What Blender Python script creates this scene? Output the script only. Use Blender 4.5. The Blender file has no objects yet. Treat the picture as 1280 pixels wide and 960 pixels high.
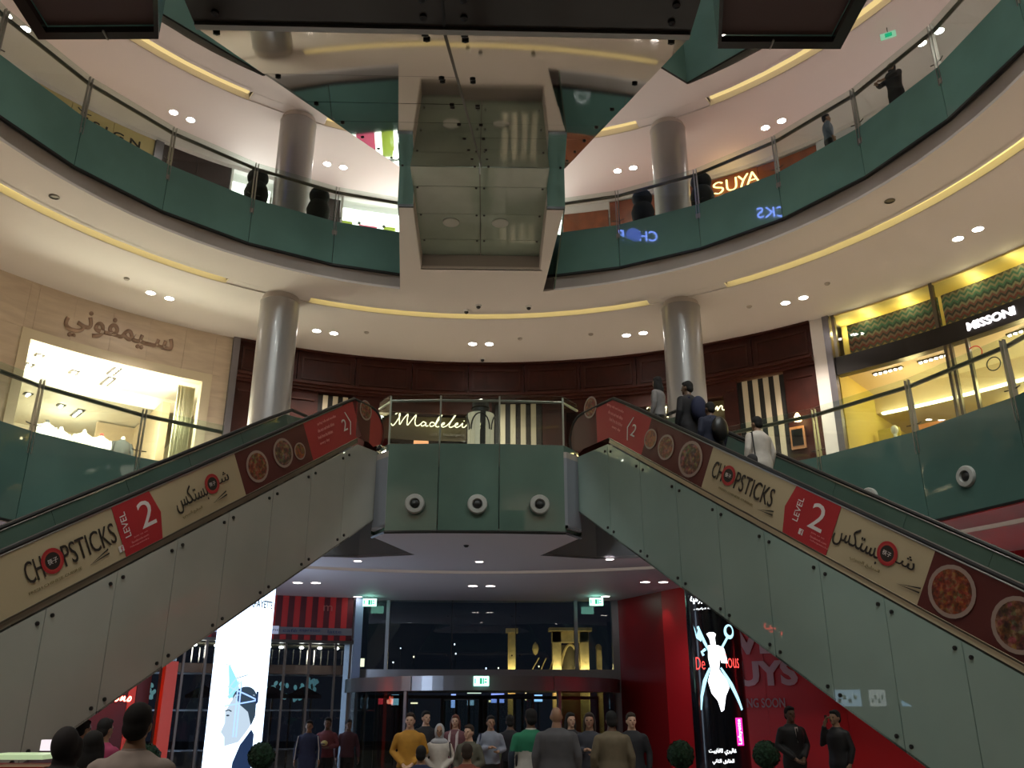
import bpy, bmesh, math, random
from math import sin, cos, tan, pi, radians, atan2, sqrt, hypot
from mathutils import Vector, Matrix
from mathutils.geometry import tessellate_polygon
random.seed(7)
SC = bpy.context.scene
COL = SC.collection

# ------------------------------------------------------------------ camera
cam_d = bpy.data.cameras.new('camera'); cam = bpy.data.objects.new('camera', cam_d); COL.objects.link(cam)
cam_d.sensor_width = 36; cam_d.lens = 36 * 1100 / 1280; cam_d.clip_end = 200
cam.location = (0.26, 0, 1.6)
cam.rotation_euler = (radians(90 + 20.44), 0, radians(-1.66))
SC.camera = cam
# ------------------------------------------------------------------ world, colour
w = bpy.data.worlds.new('world'); SC.world = w; w.use_nodes = True
w.node_tree.nodes['Background'].inputs[0].default_value = (0.004, 0.005, 0.008, 1)
w.node_tree.nodes['Background'].inputs[1].default_value = 1.0
SC.view_settings.view_transform = 'Standard'; SC.view_settings.look = 'None'
SC.view_settings.exposure = 0.45; SC.view_settings.gamma = 1
SC.cycles.max_bounces = 7; SC.cycles.diffuse_bounces = 3; SC.cycles.glossy_bounces = 4
SC.cycles.transparent_max_bounces = 20; SC.cycles.sample_clamp_indirect = 4
SC.cycles.caustics_reflective = False; SC.cycles.caustics_refractive = False

# light strengths, all in one place
K_L1 = 800.0        # spot per downlight pair, first gallery
K_L2 = 650.0        # second gallery
K_L0 = 75.0        # ground floor
K_FILL_FLOOD = 1250.0   # added unseen lamps on the near edge of the third floor, shining across the void

# ------------------------------------------------------------------ geometry constants
CX, CY = -0.12, 11.15          # centre of the round void
AX = 0.07                      # axis of bay and upper escalator
R_V = 9.5                      # void radius
R_W = 14.36                    # shop front radius
Z_F0, Z_C0 = -0.12, 4.85
Z_F1, Z_C1 = 6.35, 11.8
Z_F2, Z_C2 = 13.2, 17.45
Z_F3, Z_C3 = 18.9, 24.5

def P(a, R, z=0.0):
    return Vector((CX + R * cos(radians(a)), CY + R * sin(radians(a)), z))

# ------------------------------------------------------------------ materials
MATS = {}
def mat(name, col=(.5, .5, .5), rough=.5, metal=0., emit=None, es=1., noise=0., nscale=6., bump=0., bscale=40., spec=None, coat=0.):
    if name in MATS: return MATS[name]
    m = bpy.data.materials.new(name); m.use_nodes = True; nt = m.node_tree; b = nt.nodes['Principled BSDF']
    b.inputs['Base Color'].default_value = (*col, 1); b.inputs['Roughness'].default_value = rough
    b.inputs['Metallic'].default_value = metal
    if coat: b.inputs['Coat Weight'].default_value = coat; b.inputs['Coat Roughness'].default_value = .03
    if spec is not None: b.inputs['Specular IOR Level'].default_value = spec
    if emit is not None:
        b.inputs['Emission Color'].default_value = (*emit, 1); b.inputs['Emission Strength'].default_value = es
    tc = nt.nodes.new('ShaderNodeTexCoord')
    if noise:
        n = nt.nodes.new('ShaderNodeTexNoise'); n.inputs['Scale'].default_value = nscale; n.inputs['Detail'].default_value = 4
        r = nt.nodes.new('ShaderNodeValToRGB')
        r.color_ramp.elements[0].position = .3; r.color_ramp.elements[1].position = .7
        r.color_ramp.elements[0].color = (*[c * (1 - noise) for c in col], 1)
        r.color_ramp.elements[1].color = (*[min(1, c * (1 + noise)) for c in col], 1)
        nt.links.new(tc.outputs['Object'], n.inputs['Vector']); nt.links.new(n.outputs['Fac'], r.inputs[0])
        nt.links.new(r.outputs[0], b.inputs['Base Color'])
    if bump:
        n = nt.nodes.new('ShaderNodeTexNoise'); n.inputs['Scale'].default_value = bscale; n.inputs['Detail'].default_value = 3
        bp = nt.nodes.new('ShaderNodeBump'); bp.inputs['Strength'].default_value = bump; bp.inputs['Distance'].default_value = .01
        nt.links.new(tc.outputs['Object'], n.inputs['Vector']); nt.links.new(n.outputs['Fac'], bp.inputs['Height'])
        nt.links.new(bp.outputs[0], b.inputs['Normal'])
    MATS[name] = m; return m

def glass_mat(name, tint=(.82, .93, .88), refl=1.0, rough=.01):
    m = bpy.data.materials.new(name); m.use_nodes = True; nt = m.node_tree
    nt.nodes.remove(nt.nodes['Principled BSDF'])
    out = nt.nodes['Material Output']
    t = nt.nodes.new('ShaderNodeBsdfTransparent'); t.inputs[0].default_value = (*tint, 1)
    g = nt.nodes.new('ShaderNodeBsdfGlossy'); g.inputs['Roughness'].default_value = rough; g.inputs[0].default_value = (1, 1, 1, 1)
    f = nt.nodes.new('ShaderNodeFresnel'); f.inputs[0].default_value = 1.45
    mu = nt.nodes.new('ShaderNodeMath'); mu.operation = 'MULTIPLY'; mu.inputs[1].default_value = refl
    ge = nt.nodes.new('ShaderNodeNewGeometry'); mi = nt.nodes.new('ShaderNodeMix'); mi.inputs[2].default_value = 1.45; mi.inputs[3].default_value = 1 / 1.45
    nt.links.new(ge.outputs['Backfacing'], mi.inputs[0]); nt.links.new(mi.outputs[0], f.inputs[0])   # same reflectance on both faces of a thin pane
    mx = nt.nodes.new('ShaderNodeMixShader')
    nt.links.new(f.outputs[0], mu.inputs[0]); nt.links.new(mu.outputs[0], mx.inputs[0])
    nt.links.new(t.outputs[0], mx.inputs[1]); nt.links.new(g.outputs[0], mx.inputs[2])
    nt.links.new(mx.outputs[0], out.inputs[0]); MATS[name] = m; return m

def emis(name, col, s):
    return mat(name, (0.02, .02, .02), .6, emit=col, es=s)

def marble_mat(name, c1, c2, sc=(1, 1, 6)):
    m = mat(name, c1, .35); nt = m.node_tree; b = nt.nodes['Principled BSDF']
    tc = nt.nodes.new('ShaderNodeTexCoord'); mp = nt.nodes.new('ShaderNodeMapping'); mp.inputs['Scale'].default_value = sc
    n = nt.nodes.new('ShaderNodeTexNoise'); n.inputs['Scale'].default_value = 1.2; n.inputs['Detail'].default_value = 8; n.inputs['Distortion'].default_value = .6
    r = nt.nodes.new('ShaderNodeValToRGB'); r.color_ramp.elements[0].position = .35; r.color_ramp.elements[1].position = .65
    r.color_ramp.elements[0].color = (*c1, 1); r.color_ramp.elements[1].color = (*c2, 1)
    nt.links.new(tc.outputs['Object'], mp.inputs[0]); nt.links.new(mp.outputs[0], n.inputs['Vector'])
    nt.links.new(n.outputs['Fac'], r.inputs[0]); nt.links.new(r.outputs[0], b.inputs['Base Color']); return m

def zigzag_mat():
    m = mat('zigzag_knit', (.3, .3, .2), .8); nt = m.node_tree; b = nt.nodes['Principled BSDF']
    uv = nt.nodes.new('ShaderNodeUVMap'); sp = nt.nodes.new('ShaderNodeSeparateXYZ')
    nt.links.new(uv.outputs[0], sp.inputs[0])
    def M(op, a, bb=None):
        k = nt.nodes.new('ShaderNodeMath'); k.operation = op
        for i, v in enumerate((a, bb)):
            if v is None: continue
            if isinstance(v, (int, float)): k.inputs[i].default_value = v
            else: nt.links.new(v, k.inputs[i])
        return k.outputs[0]
    tri = M('PINGPONG', sp.outputs[0], .095)
    v = M('ADD', M('SUBTRACT', sp.outputs[1], 10.55), M('MULTIPLY', tri, -1.0))
    rows = M('FRACT', M('ADD', M('MULTIPLY', v, .90), 1.085))
    r = nt.nodes.new('ShaderNodeValToRGB'); r.color_ramp.interpolation = 'CONSTANT'
    cols = [(.60, .40, .06), (.60, .40, .08), (.50, .36, .10), (.12, .12, .07), (.28, .06, .04), (.30, .20, .14), (.05, .05, .04),
            (.26, .10, .08), (.33, .30, .20), (.04, .10, .07), (.07, .22, .14), (.30, .30, .20), (.05, .16, .11), (.25, .24, .14), (.10, .09, .05), (.36, .30, .12)]
    e = r.color_ramp.elements
    e[0].position = 0; e[0].color = (*cols[0], 1); e[1].position = 1 / 16; e[1].color = (*cols[1], 1)
    for i in range(2, 16):
        k = e.new(i / 16); k.color = (*cols[i], 1)
    nt.links.new(rows, r.inputs[0]); nt.links.new(r.outputs[0], b.inputs['Base Color'])
    return m

def food_mat(name, c1, c2, c3, sc=14):
    m = mat(name, c1, .4); nt = m.node_tree; b = nt.nodes['Principled BSDF']
    tc = nt.nodes.new('ShaderNodeTexCoord'); v = nt.nodes.new('ShaderNodeTexVoronoi'); v.inputs['Scale'].default_value = sc
    n = nt.nodes.new('ShaderNodeTexNoise'); n.inputs['Scale'].default_value = sc * .8; n.inputs['Detail'].default_value = 5
    r = nt.nodes.new('ShaderNodeValToRGB'); e = r.color_ramp.elements
    e[0].position = .32; e[0].color = (*c1, 1); e[1].position = .5; e[1].color = (*c2, 1); k = e.new(.66); k.color = (*c3, 1)
    mx = nt.nodes.new('ShaderNodeMix'); mx.data_type = 'RGBA'; mx.blend_type = 'MULTIPLY'; mx.inputs[0].default_value = .6
    nt.links.new(tc.outputs['Object'], n.inputs['Vector']); nt.links.new(tc.outputs['Object'], v.inputs['Vector'])
    nt.links.new(n.outputs['Fac'], r.inputs[0]); nt.links.new(r.outputs[0], mx.inputs[6]); nt.links.new(v.outputs['Color'], mx.inputs[7])
    nt.links.new(mx.outputs[2], b.inputs['Base Color']); return m

plaster = mat('warm_white_plaster', (.80, .75, .71), .75, bump=.05, bscale=60)
plaster_cool = mat('white_plaster', (.78, .74, .74), .75, bump=.05, bscale=60)
plaster_low = mat('ground_floor_plaster', (.66, .63, .68), .6, bump=.05, bscale=60)
band_p = mat('shaded_band_plaster', (.50, .45, .42), .7)  # plaster greyed in its colour for the unlit side facing the void
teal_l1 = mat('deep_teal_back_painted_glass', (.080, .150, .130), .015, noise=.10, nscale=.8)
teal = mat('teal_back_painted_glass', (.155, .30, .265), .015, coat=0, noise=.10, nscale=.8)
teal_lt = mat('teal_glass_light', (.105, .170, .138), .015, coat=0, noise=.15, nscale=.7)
clad = mat('grey_green_cladding_glass', (.44, .44, .39), .015, coat=0, noise=.10, nscale=.6)
clad_r = mat('green_cladding_glass', (.30, .40, .355), .015, coat=0, noise=.10, nscale=.6)
clear = glass_mat('clear_glass', (.87, .93, .90), 1.1)
clear_dk = glass_mat('dark_tinted_glass', (.52, .58, .56), 1.3)
shopglass = glass_mat('shop_window_glass', (.93, .96, .93), .7)
mirror = mat('mirror_panel_metal', (.52, .50, .47), .035, 1.0, noise=.05, nscale=.5)
darkglass = mat('dark_soffit_glass', (.065, .055, .050), .12, coat=.3)
brownpan = mat('dark_brown_soffit', (.22, .14, .135), .55)
frost = mat('frosted_green_soffit_glass', (.27, .33, .27), .10, coat=.5, noise=.08, nscale=1.2)
steel = mat('brushed_steel', (.42, .41, .38), .32, .9)
dsteel = mat('dark_steel', (.10, .09, .08), .35, .8)
rail_m = mat('bronze_handrail', (.16, .14, .11), .3, .8)
rubber = mat('black_rubber', (.012, .012, .012), .45)
black = mat('black', (.008, .008, .008), .4)
colm = mat('column_satin_grey', (.34, .33, .33), .32, .25, noise=.04, nscale=1.0, coat=.2)
wood = mat('dark_red_wood', (.042, .009, .006), .5, spec=.25, noise=.35, nscale=2.5)
wood2 = mat('dark_red_wood_moulding', (.055, .014, .009), .4, spec=.3)
wood_or = mat('orange_brown_wood', (.24, .065, .022), .4, noise=.3, nscale=3)
marble_w = marble_mat('beige_marble', (.74, .61, .46), (.64, .51, .38), (1, 1, 5))
cream = mat('cream_stone', (.78, .68, .48), .4)
floor_m = marble_mat('polished_floor_stone', (.42, .38, .34), (.33, .29, .26), (1, 1, 1))
white = mat('white_paint', (.80, .80, .78), .4)
darkpl = mat('dark_plum_panel', (.030, .014, .013), .4)
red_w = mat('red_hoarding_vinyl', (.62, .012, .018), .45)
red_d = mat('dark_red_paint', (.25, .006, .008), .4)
alum = mat('satin_aluminium', (.42, .42, .45), .28, .85)
leaf = mat('clipped_foliage', (.012, .045, .018), .8, noise=.5, nscale=20)
leaf_dk = mat('dark_foliage', (.006, .010, .006), .9)
pot = mat('dark_planter', (.015, .014, .014), .5)
banner_c = mat('cream_banner_print', (.50, .41, .26), .5)
banner_r = mat('red_banner_print', (.42, .018, .025), .5)
banner_d = mat('dark_maroon_banner_print', (.10, .014, .012), .5)
ink = mat('black_print', (.02, .014, .012), .5)
ink_g = mat('olive_print', (.22, .17, .07), .5)
ink_w = mat('white_print', (.75, .70, .68), .5)
ink_pk = mat('pale_red_print', (.72, .22, .22), .5)
food1 = food_mat('food_photo_red', (.10, .02, .01), (.30, .06, .02), (.40, .22, .10), 22)
food2 = food_mat('food_photo_brown', (.05, .02, .015), (.20, .08, .04), (.42, .24, .14), 18)
food3 = food_mat('food_photo_orange', (.12, .02, .01), (.45, .12, .03), (.30, .10, .04), 16)
plate_m = mat('plate_print', (.36, .26, .22), .5)
warm_e = emis('warm_lamp', (1, .62, .28), 14)
lens_e = emis('downlight_lens', (1, .93, .86), 26)
lens_c = emis('downlight_lens_ground', (1, .86, .80), 11)
cove_e = emis('cove_light_strip', (1, .78, .26), 1.0)
cove_d = emis('dim_cove_light_strip', (1, .82, .55), .30)
neon_y = emis('pale_yellow_neon', (1, .90, .50), 2.0)
neon_o = emis('amber_neon', (1, .72, .25), 3.0)
neon_r = emis('red_neon', (1, .07, .05), 5.5)
neon_rc = emis('red_neon_core', (1, .55, .35), 5)
neon_b = emis('blue_neon', (.18, .30, 1), 16)
white_e = emis('white_lightbox', (1, .97, .9), 3.2)
store_ce = mat('lit_shop_ceiling', (.85, .80, .68), .6)
yellow_w = mat('yellow_shop_wall', (.80, .62, .16), .6)
exit_e = emis('exit_sign_face', (.40, 1, .75), 2.2)
exit_k = emis('exit_sign_green', (.0, .28, .12), 1.0)
zig = zigzag_mat()

# ------------------------------------------------------------------ mesh builder
class MB:
    def __init__(s): s.v = []; s.f = []; s.mi = []; s.uv = {}; s.cur = 0
    def add(s, vs, fs, uvs=None):
        o = len(s.v); s.v += [tuple(v) for v in vs]
        for k, f in enumerate(fs):
            if uvs: s.uv[len(s.f)] = uvs[k]
            s.f.append([i + o for i in f]); s.mi.append(s.cur)
        return s
    def box(s, c, d, M=None):
        x, y, z = [q / 2 for q in d]; c = Vector(c)
        vs = [Vector(p) for p in ((-x, -y, -z), (x, -y, -z), (x, y, -z), (-x, y, -z), (-x, -y, z), (x, -y, z), (x, y, z), (-x, y, z))]
        if M: vs = [M @ p for p in vs]
        return s.add([p + c for p in vs], [(0, 3, 2, 1), (4, 5, 6, 7), (0, 1, 5, 4), (1, 2, 6, 5), (2, 3, 7, 6), (3, 0, 4, 7)])
    def hexa(s, a, b):
        """two quads (lists of 4) joined"""
        return s.add(list(a) + list(b), [(3, 2, 1, 0), (4, 5, 6, 7), (0, 1, 5, 4), (1, 2, 6, 5), (2, 3, 7, 6), (3, 0, 4, 7)])
    def prism(s, pts, off):
        """planar polygon (3d pts) extruded by vector off"""
        off = Vector(off); n = len(pts); A = [Vector(p) for p in pts]; B = [p + off for p in A]
        tri = tessellate_polygon([A])
        fs = [tuple(t) for t in tri] + [tuple(i + n for i in reversed(t)) for t in tri]
        fs += [(i, (i + 1) % n, (i + 1) % n + n, i + n) for i in range(n)]
        return s.add(A + B, fs)
    def plate(s, loops, z0, z1=None):
        """2d loops [outer, holes...] -> flat plate at z0 (or solid to z1)"""
        L = [[Vector((p[0], p[1], 0)) for p in lp] for lp in loops]; flat = [p for lp in L for p in lp]
        tri = tessellate_polygon(L); n = len(flat)
        s.add([(p.x, p.y, z0) for p in flat], [tuple(t) for t in tri])
        if z1 is not None:
            s.add([(p.x, p.y, z1) for p in flat], [tuple(t) for t in tri]); k = 0
            for lp in L:
                m = len(lp)
                s.add([(p.x, p.y, z0) for p in lp] + [(p.x, p.y, z1) for p in lp], [(i, (i + 1) % m, (i + 1) % m + m, i + m) for i in range(m)])
        return s
    def arc(s, R0, R1, a0, a1, z0, z1, n=None):
        n = n or max(1, int(abs(a1 - a0) / 2.5 + .5)); vs = []; fs = []; uvs = []
        for i in range(n + 1):
            a = a0 + (a1 - a0) * i / n
            vs += [P(a, R0, z0), P(a, R1, z0), P(a, R1, z1), P(a, R0, z1)]
        for i in range(n):
            b = i * 4; c = b + 4; u0 = radians(a0 + (a1 - a0) * i / n) * R0; u1 = radians(a0 + (a1 - a0) * (i + 1) / n) * R0
            for k in range(4):
                fs.append((b + k, c + k, c + (k + 1) % 4, b + (k + 1) % 4)); zz = (z0, z0, z1, z1)
                uvs.append([(u0, zz[k]), (u1, zz[k]), (u1, zz[(k + 1) % 4]), (u0, zz[(k + 1) % 4])])
        fs += [(0, 1, 2, 3), (4 * n + 3, 4 * n + 2, 4 * n + 1, 4 * n)]; uvs += [[(0, 0)] * 4] * 2
        return s.add(vs, fs, uvs)
    def tube(s, pts, r, n=8, cap=True, closed=False):
        pts = [Vector(p) for p in pts]; m = len(pts); rs = r if isinstance(r, (list, tuple)) else [r] * m
        vs = []; fs = []; up = Vector((0, 0, 1)); T0 = None
        for i, p in enumerate(pts):
            if closed: t = (pts[(i + 1) % m] - pts[i - 1]).normalized()
            else: t = (pts[min(i + 1, m - 1)] - pts[max(i - 1, 0)]).normalized()
            if T0 is None:
                u = t.cross(up);
                if u.length < .05: u = t.cross(Vector((1, 0, 0)))
                u.normalize()
            else:
                u = (u - t * u.dot(t)).normalized()
            T0 = t; w_ = t.cross(u)
            vs += [p + (u * cos(2 * pi * k / n) + w_ * sin(2 * pi * k / n)) * rs[i] for k in range(n)]
        for i in range(m if closed else m - 1):
            j = (i + 1) % m
            fs += [(i * n + k, i * n + (k + 1) % n, j * n + (k + 1) % n, j * n + k) for k in range(n)]
        if cap and not closed: fs += [tuple(range(n))[::-1], tuple((m - 1) * n + k for k in range(n))]
        return s.add(vs, fs)
    def lathe(s, prof, c=(0, 0, 0), n=24, M=None, caps=True):
        vs = []; fs = []; c = Vector(c); m = len(prof)
        for r, z in prof:
            for k in range(n):
                p = Vector((r * cos(2 * pi * k / n), r * sin(2 * pi * k / n), z)); vs.append((M @ p if M else p) + c)
        for i in range(m - 1):
            fs += [(i * n + k, i * n + (k + 1) % n, (i + 1) * n + (k + 1) % n, (i + 1) * n + k) for k in range(n)]
        if caps and prof[0][0] > 1e-4: fs.append(tuple(range(n))[::-1])
        if caps and prof[-1][0] > 1e-4: fs.append(tuple((m - 1) * n + k for k in range(n)))
        return s.add(vs, fs)
    def ell(s, c, r, n=12, m=8, M=None):
        prof = [(max(1e-5, sin(pi * i / m)), -cos(pi * i / m)) for i in range(m + 1)]
        S = Matrix.Diagonal(Vector(r)); S = (M @ S) if M else S
        return s.lathe(prof, c, n, S)
    def mesh(s, name, mats, smooth=False):
        me = bpy.data.meshes.new(name); me.from_pydata(s.v, [], s.f)
        for m in (mats if isinstance(mats, (list, tuple)) else [mats]): me.materials.append(m)
        if any(s.mi): me.polygons.foreach_set('material_index', s.mi)
        if s.uv:
            u = me.uv_layers.new(name='UVMap')
            for pi_, p in enumerate(me.polygons):
                if pi_ in s.uv:
                    for k, li in enumerate(p.loop_indices): u.data[li].uv = s.uv[pi_][k]
        me.validate()
        bm = bmesh.new(); bm.from_mesh(me); bmesh.ops.recalc_face_normals(bm, faces=bm.faces); bm.to_mesh(me); bm.free()
        if smooth:
            me.polygons.foreach_set('use_smooth', [True] * len(me.polygons))
            try: me.set_sharp_from_angle(angle=radians(42))
            except Exception: pass
        me.update(); return me
    def obj(s, name, mats, parent=None, smooth=False):
        return link(name, s.mesh(name, mats, smooth), parent)

def link(name, data, parent=None, M=None):
    o = bpy.data.objects.new(name, data); COL.objects.link(o)
    if parent is not None:
        o.parent = parent
        o.matrix_parent_inverse = world(parent).inverted()
    if M is not None: o.matrix_basis = M
    return o
def world(o):
    m = o.matrix_basis.copy() if o.parent is None else world(o.parent) @ o.matrix_parent_inverse @ o.matrix_basis
    return m
def tag(o, label=None, cat=None, group=None, kind=None):
    if label: o['label'] = label
    if cat: o['category'] = cat
    if group: o['group'] = group
    if kind: o['kind'] = kind
    return o
def thing(name, label, cat, loc=(0, 0, 0), rz=0., group=None):
    o = bpy.data.objects.new(name, None); COL.objects.link(o); o.location = loc; o.rotation_euler = (0, 0, rz)
    o.empty_display_size = .1
    return tag(o, label, cat, group)
def struct(name, loc=(0, 0, 0)):
    o = bpy.data.objects.new(name, None); COL.objects.link(o); o.location = loc; o['kind'] = 'structure'; return o
def copy_tree(o, parent=None, keep=True):
    c = o.copy(); COL.objects.link(c)
    if parent is not None: c.parent = parent
    for ch in list(o.children): copy_tree(ch, c)
    return c
def light(name, kind, loc, e, col=(1, 1, 1), size=.3, spot=None, blend=.6, rot=None, parent=None, sy=None):
    d = bpy.data.lights.new(name, kind); d.energy = e; d.color = col
    if kind == 'AREA':
        d.size = size
        if sy: d.shape = 'RECTANGLE'; d.size_y = sy
    elif kind == 'SPOT': d.spot_size = radians(spot or 120); d.spot_blend = blend; d.shadow_soft_size = size
    else: d.shadow_soft_size = size
    o = link(name, d, parent); o.location = loc if parent is None else world(parent).inverted() @ Vector(loc) if False else loc
    if rot: o.rotation_euler = rot
    return o
# frame: origin + right + up -> matrix (normal = right x up)
def frame(o, r, u):
    r = Vector(r).normalized(); u = Vector(u); u = (u - r * u.dot(r)).normalized(); n = r.cross(u)
    M = Matrix(((r.x, u.x, n.x, o[0]), (r.y, u.y, n.y, o[1]), (r.z, u.z, n.z, o[2]), (0, 0, 0, 1))); return M
def text_mesh(s, size=1., ext=.0, xs=1., shear=0., off=0., align='CENTER', fill=True):
    c = bpy.data.curves.new('lettering', 'FONT'); c.body = s; c.size = size; c.extrude = ext; c.shear = shear; c.offset = off
    c.align_x = align; c.align_y = 'CENTER'; c.resolution_u = 3
    o = bpy.data.objects.new('lettering', c); COL.objects.link(o)
    dg = bpy.context.evaluated_depsgraph_get(); me = bpy.data.meshes.new_from_object(o.evaluated_get(dg))
    bpy.data.objects.remove(o); bpy.data.curves.remove(c)
    if xs != 1.:
        for v in me.vertices: v.co.x *= xs
    return me
def text(s, M, size, m, parent, ext=.004, xs=1., shear=0., off=0., align='CENTER', name='lettering', W=None, H=None):
    me = text_mesh(s, size, ext, xs, shear, off, align)
    if len(me.vertices) and (W or H):
        xx = [v.co.x for v in me.vertices]; yy = [v.co.y for v in me.vertices]
        cx = (min(xx) + max(xx)) / 2; cy = (min(yy) + max(yy)) / 2
        fx = W / (max(xx) - min(xx)) if W else None; fy = H / (max(yy) - min(yy)) if H else None
        fx = fx or fy; fy = fy or fx
        for v in me.vertices: v.co.x = (v.co.x - cx) * fx; v.co.y = (v.co.y - cy) * fy
    me.transform(M); me.materials.clear(); me.materials.append(m)
    return link(name, me, parent)
# Arabic presentation forms (isolated, final, initial, medial)
AR = {'س': 'ﺱﺲﺳﺴ', 'ي': 'ﻱﻲﻳﻴ', 'م': 'ﻡﻢﻣﻤ', 'ف': 'ﻑﻒﻓﻔ', 'و': 'ﻭﻮﻭﻮ', 'ن': 'ﻥﻦﻧﻨ', 'ش': 'ﺵﺶﺷﺸ', 'ب': 'ﺏﺐﺑﺒ', 'ت': 'ﺕﺖﺗﺘ',
      'ك': 'ﻙﻚﻛﻜ', 'ل': 'ﻝﻞﻟﻠ', 'ا': 'ﺍﺎﺍﺎ', 'ر': 'ﺭﺮﺭﺮ', 'غ': 'ﻍﻎﻏﻐ', 'ط': 'ﻁﻂﻃﻄ', 'ق': 'ﻕﻖﻗﻘ', 'ث': 'ﺙﺚﺛﺜ', 'ه': 'ﻩﻪﻫﻬ',
      'ز': 'ﺯﺰﺯﺰ', 'ة': 'ﺓﺔﺓﺔ', 'د': 'ﺩﺪﺩﺪ', 'ج': 'ﺝﺞﺟﺠ', 'ص': 'ﺹﺺﺻﺼ', 'ـ': 'ــــ', 'خ': 'ﺥﺦﺧﺨ'}
def arabic(s, prev=False):
    out = []; NJ = 'واردزة'
    for i, ch in enumerate(s):
        if ch not in AR: out.append(ch); continue
        p = (i > 0 and s[i - 1] in AR and s[i - 1] not in NJ) or (i == 0 and prev); n = i + 1 < len(s) and s[i + 1] in AR and ch not in NJ
        out.append(AR[ch][3 if p and n else 1 if p else 2 if n else 0])
    return ''.join(reversed(out))
def smooth_path(pts, k=4):
    pts = [Vector(p) for p in pts]; out = []
    for i in range(len(pts) - 1):
        p0 = pts[max(i - 1, 0)]; p1 = pts[i]; p2 = pts[i + 1]; p3 = pts[min(i + 2, len(pts) - 1)]
        for j in range(k):
            t = j / k
            out.append(.5 * ((2 * p1) + (p2 - p0) * t + (2 * p0 - 5 * p1 + 4 * p2 - p3) * t * t + (3 * p1 - p0 - 3 * p2 + p3) * t ** 3))
    out.append(pts[-1]); return out
# =================================================================== STRUCTURE
def circ(R, n=72, a0=0., a1=360., full=True):
    return [tuple(P(a0 + (a1 - a0) * i / n, R)[:2]) for i in range(n if full else n + 1)]
# ---- floors
fl = struct('floor')
MB().plate([[(-26, -14), (26, -14), (26, 46), (-26, 46)]], Z_F0 - .3, Z_F0).obj('slab', floor_m, fl)

ESC_A = {-1: (-2.08, 16.5), 1: (2.2, 16.5)}         # inner top corner of the two lower escalators
ESC_AZ = radians(27.5)
ESC_W = 1.55
def esc_pt(side, s, off, z):
    az = ESC_AZ * (-side); A = ESC_A[side]           # direction of travel upwards
    d = Vector((sin(az), cos(az), 0)); o = Vector((cos(az), -sin(az), 0)) * side
    return Vector((A[0], A[1], z)) + d * s + o * off
def p2(v): return (v.x, v.y)
# inner outline of the first slab: circle, notch for each escalator, bay between
def a_of(v): return math.degrees(atan2(v[1] - CY, v[0] - CX)) % 360
def hole_low(notch):
    L = []
    lo = esc_pt(-1, .8 if not notch else 3.35, ESC_W + .15, 0); li = esc_pt(-1, .8 if not notch else 3.35, .0, 0)
    ro = esc_pt(1, .8 if not notch else 3.35, ESC_W + .15, 0); ri = esc_pt(1, .8 if not notch else 3.35, .0, 0)
    # circle from right side round the near side to the left
    aR = 66.; aL = 114.
    n = 76
    pts = [P(aR - (360 - (aL - aR)) * i / n, R_V) for i in range(n + 1)]
    out = [p2(p) for p in pts]                       # ends at aL (left)
    if notch:
        lo = Vector((-2.62, 20.02, 0)); li = Vector((-1.15, 19.55, 0)); ro = Vector((2.76, 20.02, 0)); ri = Vector((1.29, 19.55, 0))
        out += [p2(lo), p2(li), (-1.95, 16.85), (-1.66, 16.5), (1.80, 16.5), (2.09, 16.85), p2(ri), p2(ro)]
    else:
        out += [p2(lo), p2(li), (-1.95, 16.85), (-1.66, 16.5), (1.80, 16.5), (2.09, 16.85), p2(ri), p2(ro)]
    return out
HL_FLOOR = hole_low(False); HL_CEIL = hole_low(True)
outer = circ(R_W + 4.5)
f1 = struct('floor')
MB().plate([outer, HL_FLOOR], Z_F1 - .12, Z_F1).obj('slab', floor_m, f1)
# ---- generic ceiling with coves.  arcs = list of (a0,a1)
COVES = [(65, 113.5), (124.8, 176), (184, 236), (244, 296), (304, 356), (2, 54)]
RC0, RC1 = 10.78, 11.02
def ceiling(zc, Rin, Rout, hole=None, m=plaster, slot=cove_e, zl=.16, step=.03, extra=None, rc=(RC0, RC1)):
    c = struct('ceiling')
    h = hole or circ(Rin)
    inner_ring = [p2(P(i * 5., rc[0])) for i in range(72)]
    MB().plate([inner_ring, h], zc, zc + .06).obj('soffit', m, c)
    b = MB()
    b.arc(rc[1], Rout, 0, 360, zc - step, zc + .06, 144)
    b.obj('soffit', m, c)
    # between coves: solid bridge; over coves: recess with light strip
    br = MB(); k = sorted(COVES)
    for i, (a0, a1) in enumerate(k):
        nx = k[(i + 1) % len(k)][0] + (360 if i == len(k) - 1 else 0)
        br.arc(rc[0], rc[1], a1, nx, zc, zc + .06)
    br.obj('soffit', m, c)
    for a0, a1 in k:
        q = MB(); q.arc(rc[0] - .12, rc[1] + .02, a0, a1, zc + zl, zc + zl + .03); q.arc(rc[0] - .14, rc[0] - .12, a0, a1, zc, zc + zl)
        q.obj('cove_recess', m, c)
        MB().arc(rc[1], rc[1] + .02, a0, a1, zc - step, zc + zl).obj('cove_wall', m, c)
        MB().arc(rc[0] - .10, rc[1] - .01, a0 + .2, a1 - .2, zc + zl - .02, zc + zl).obj('cove_light_strip', slot, c)
    return c
c0 = ceiling(Z_C0, 0, 17.2, HL_CEIL, plaster_low, cove_d, .10)
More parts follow.
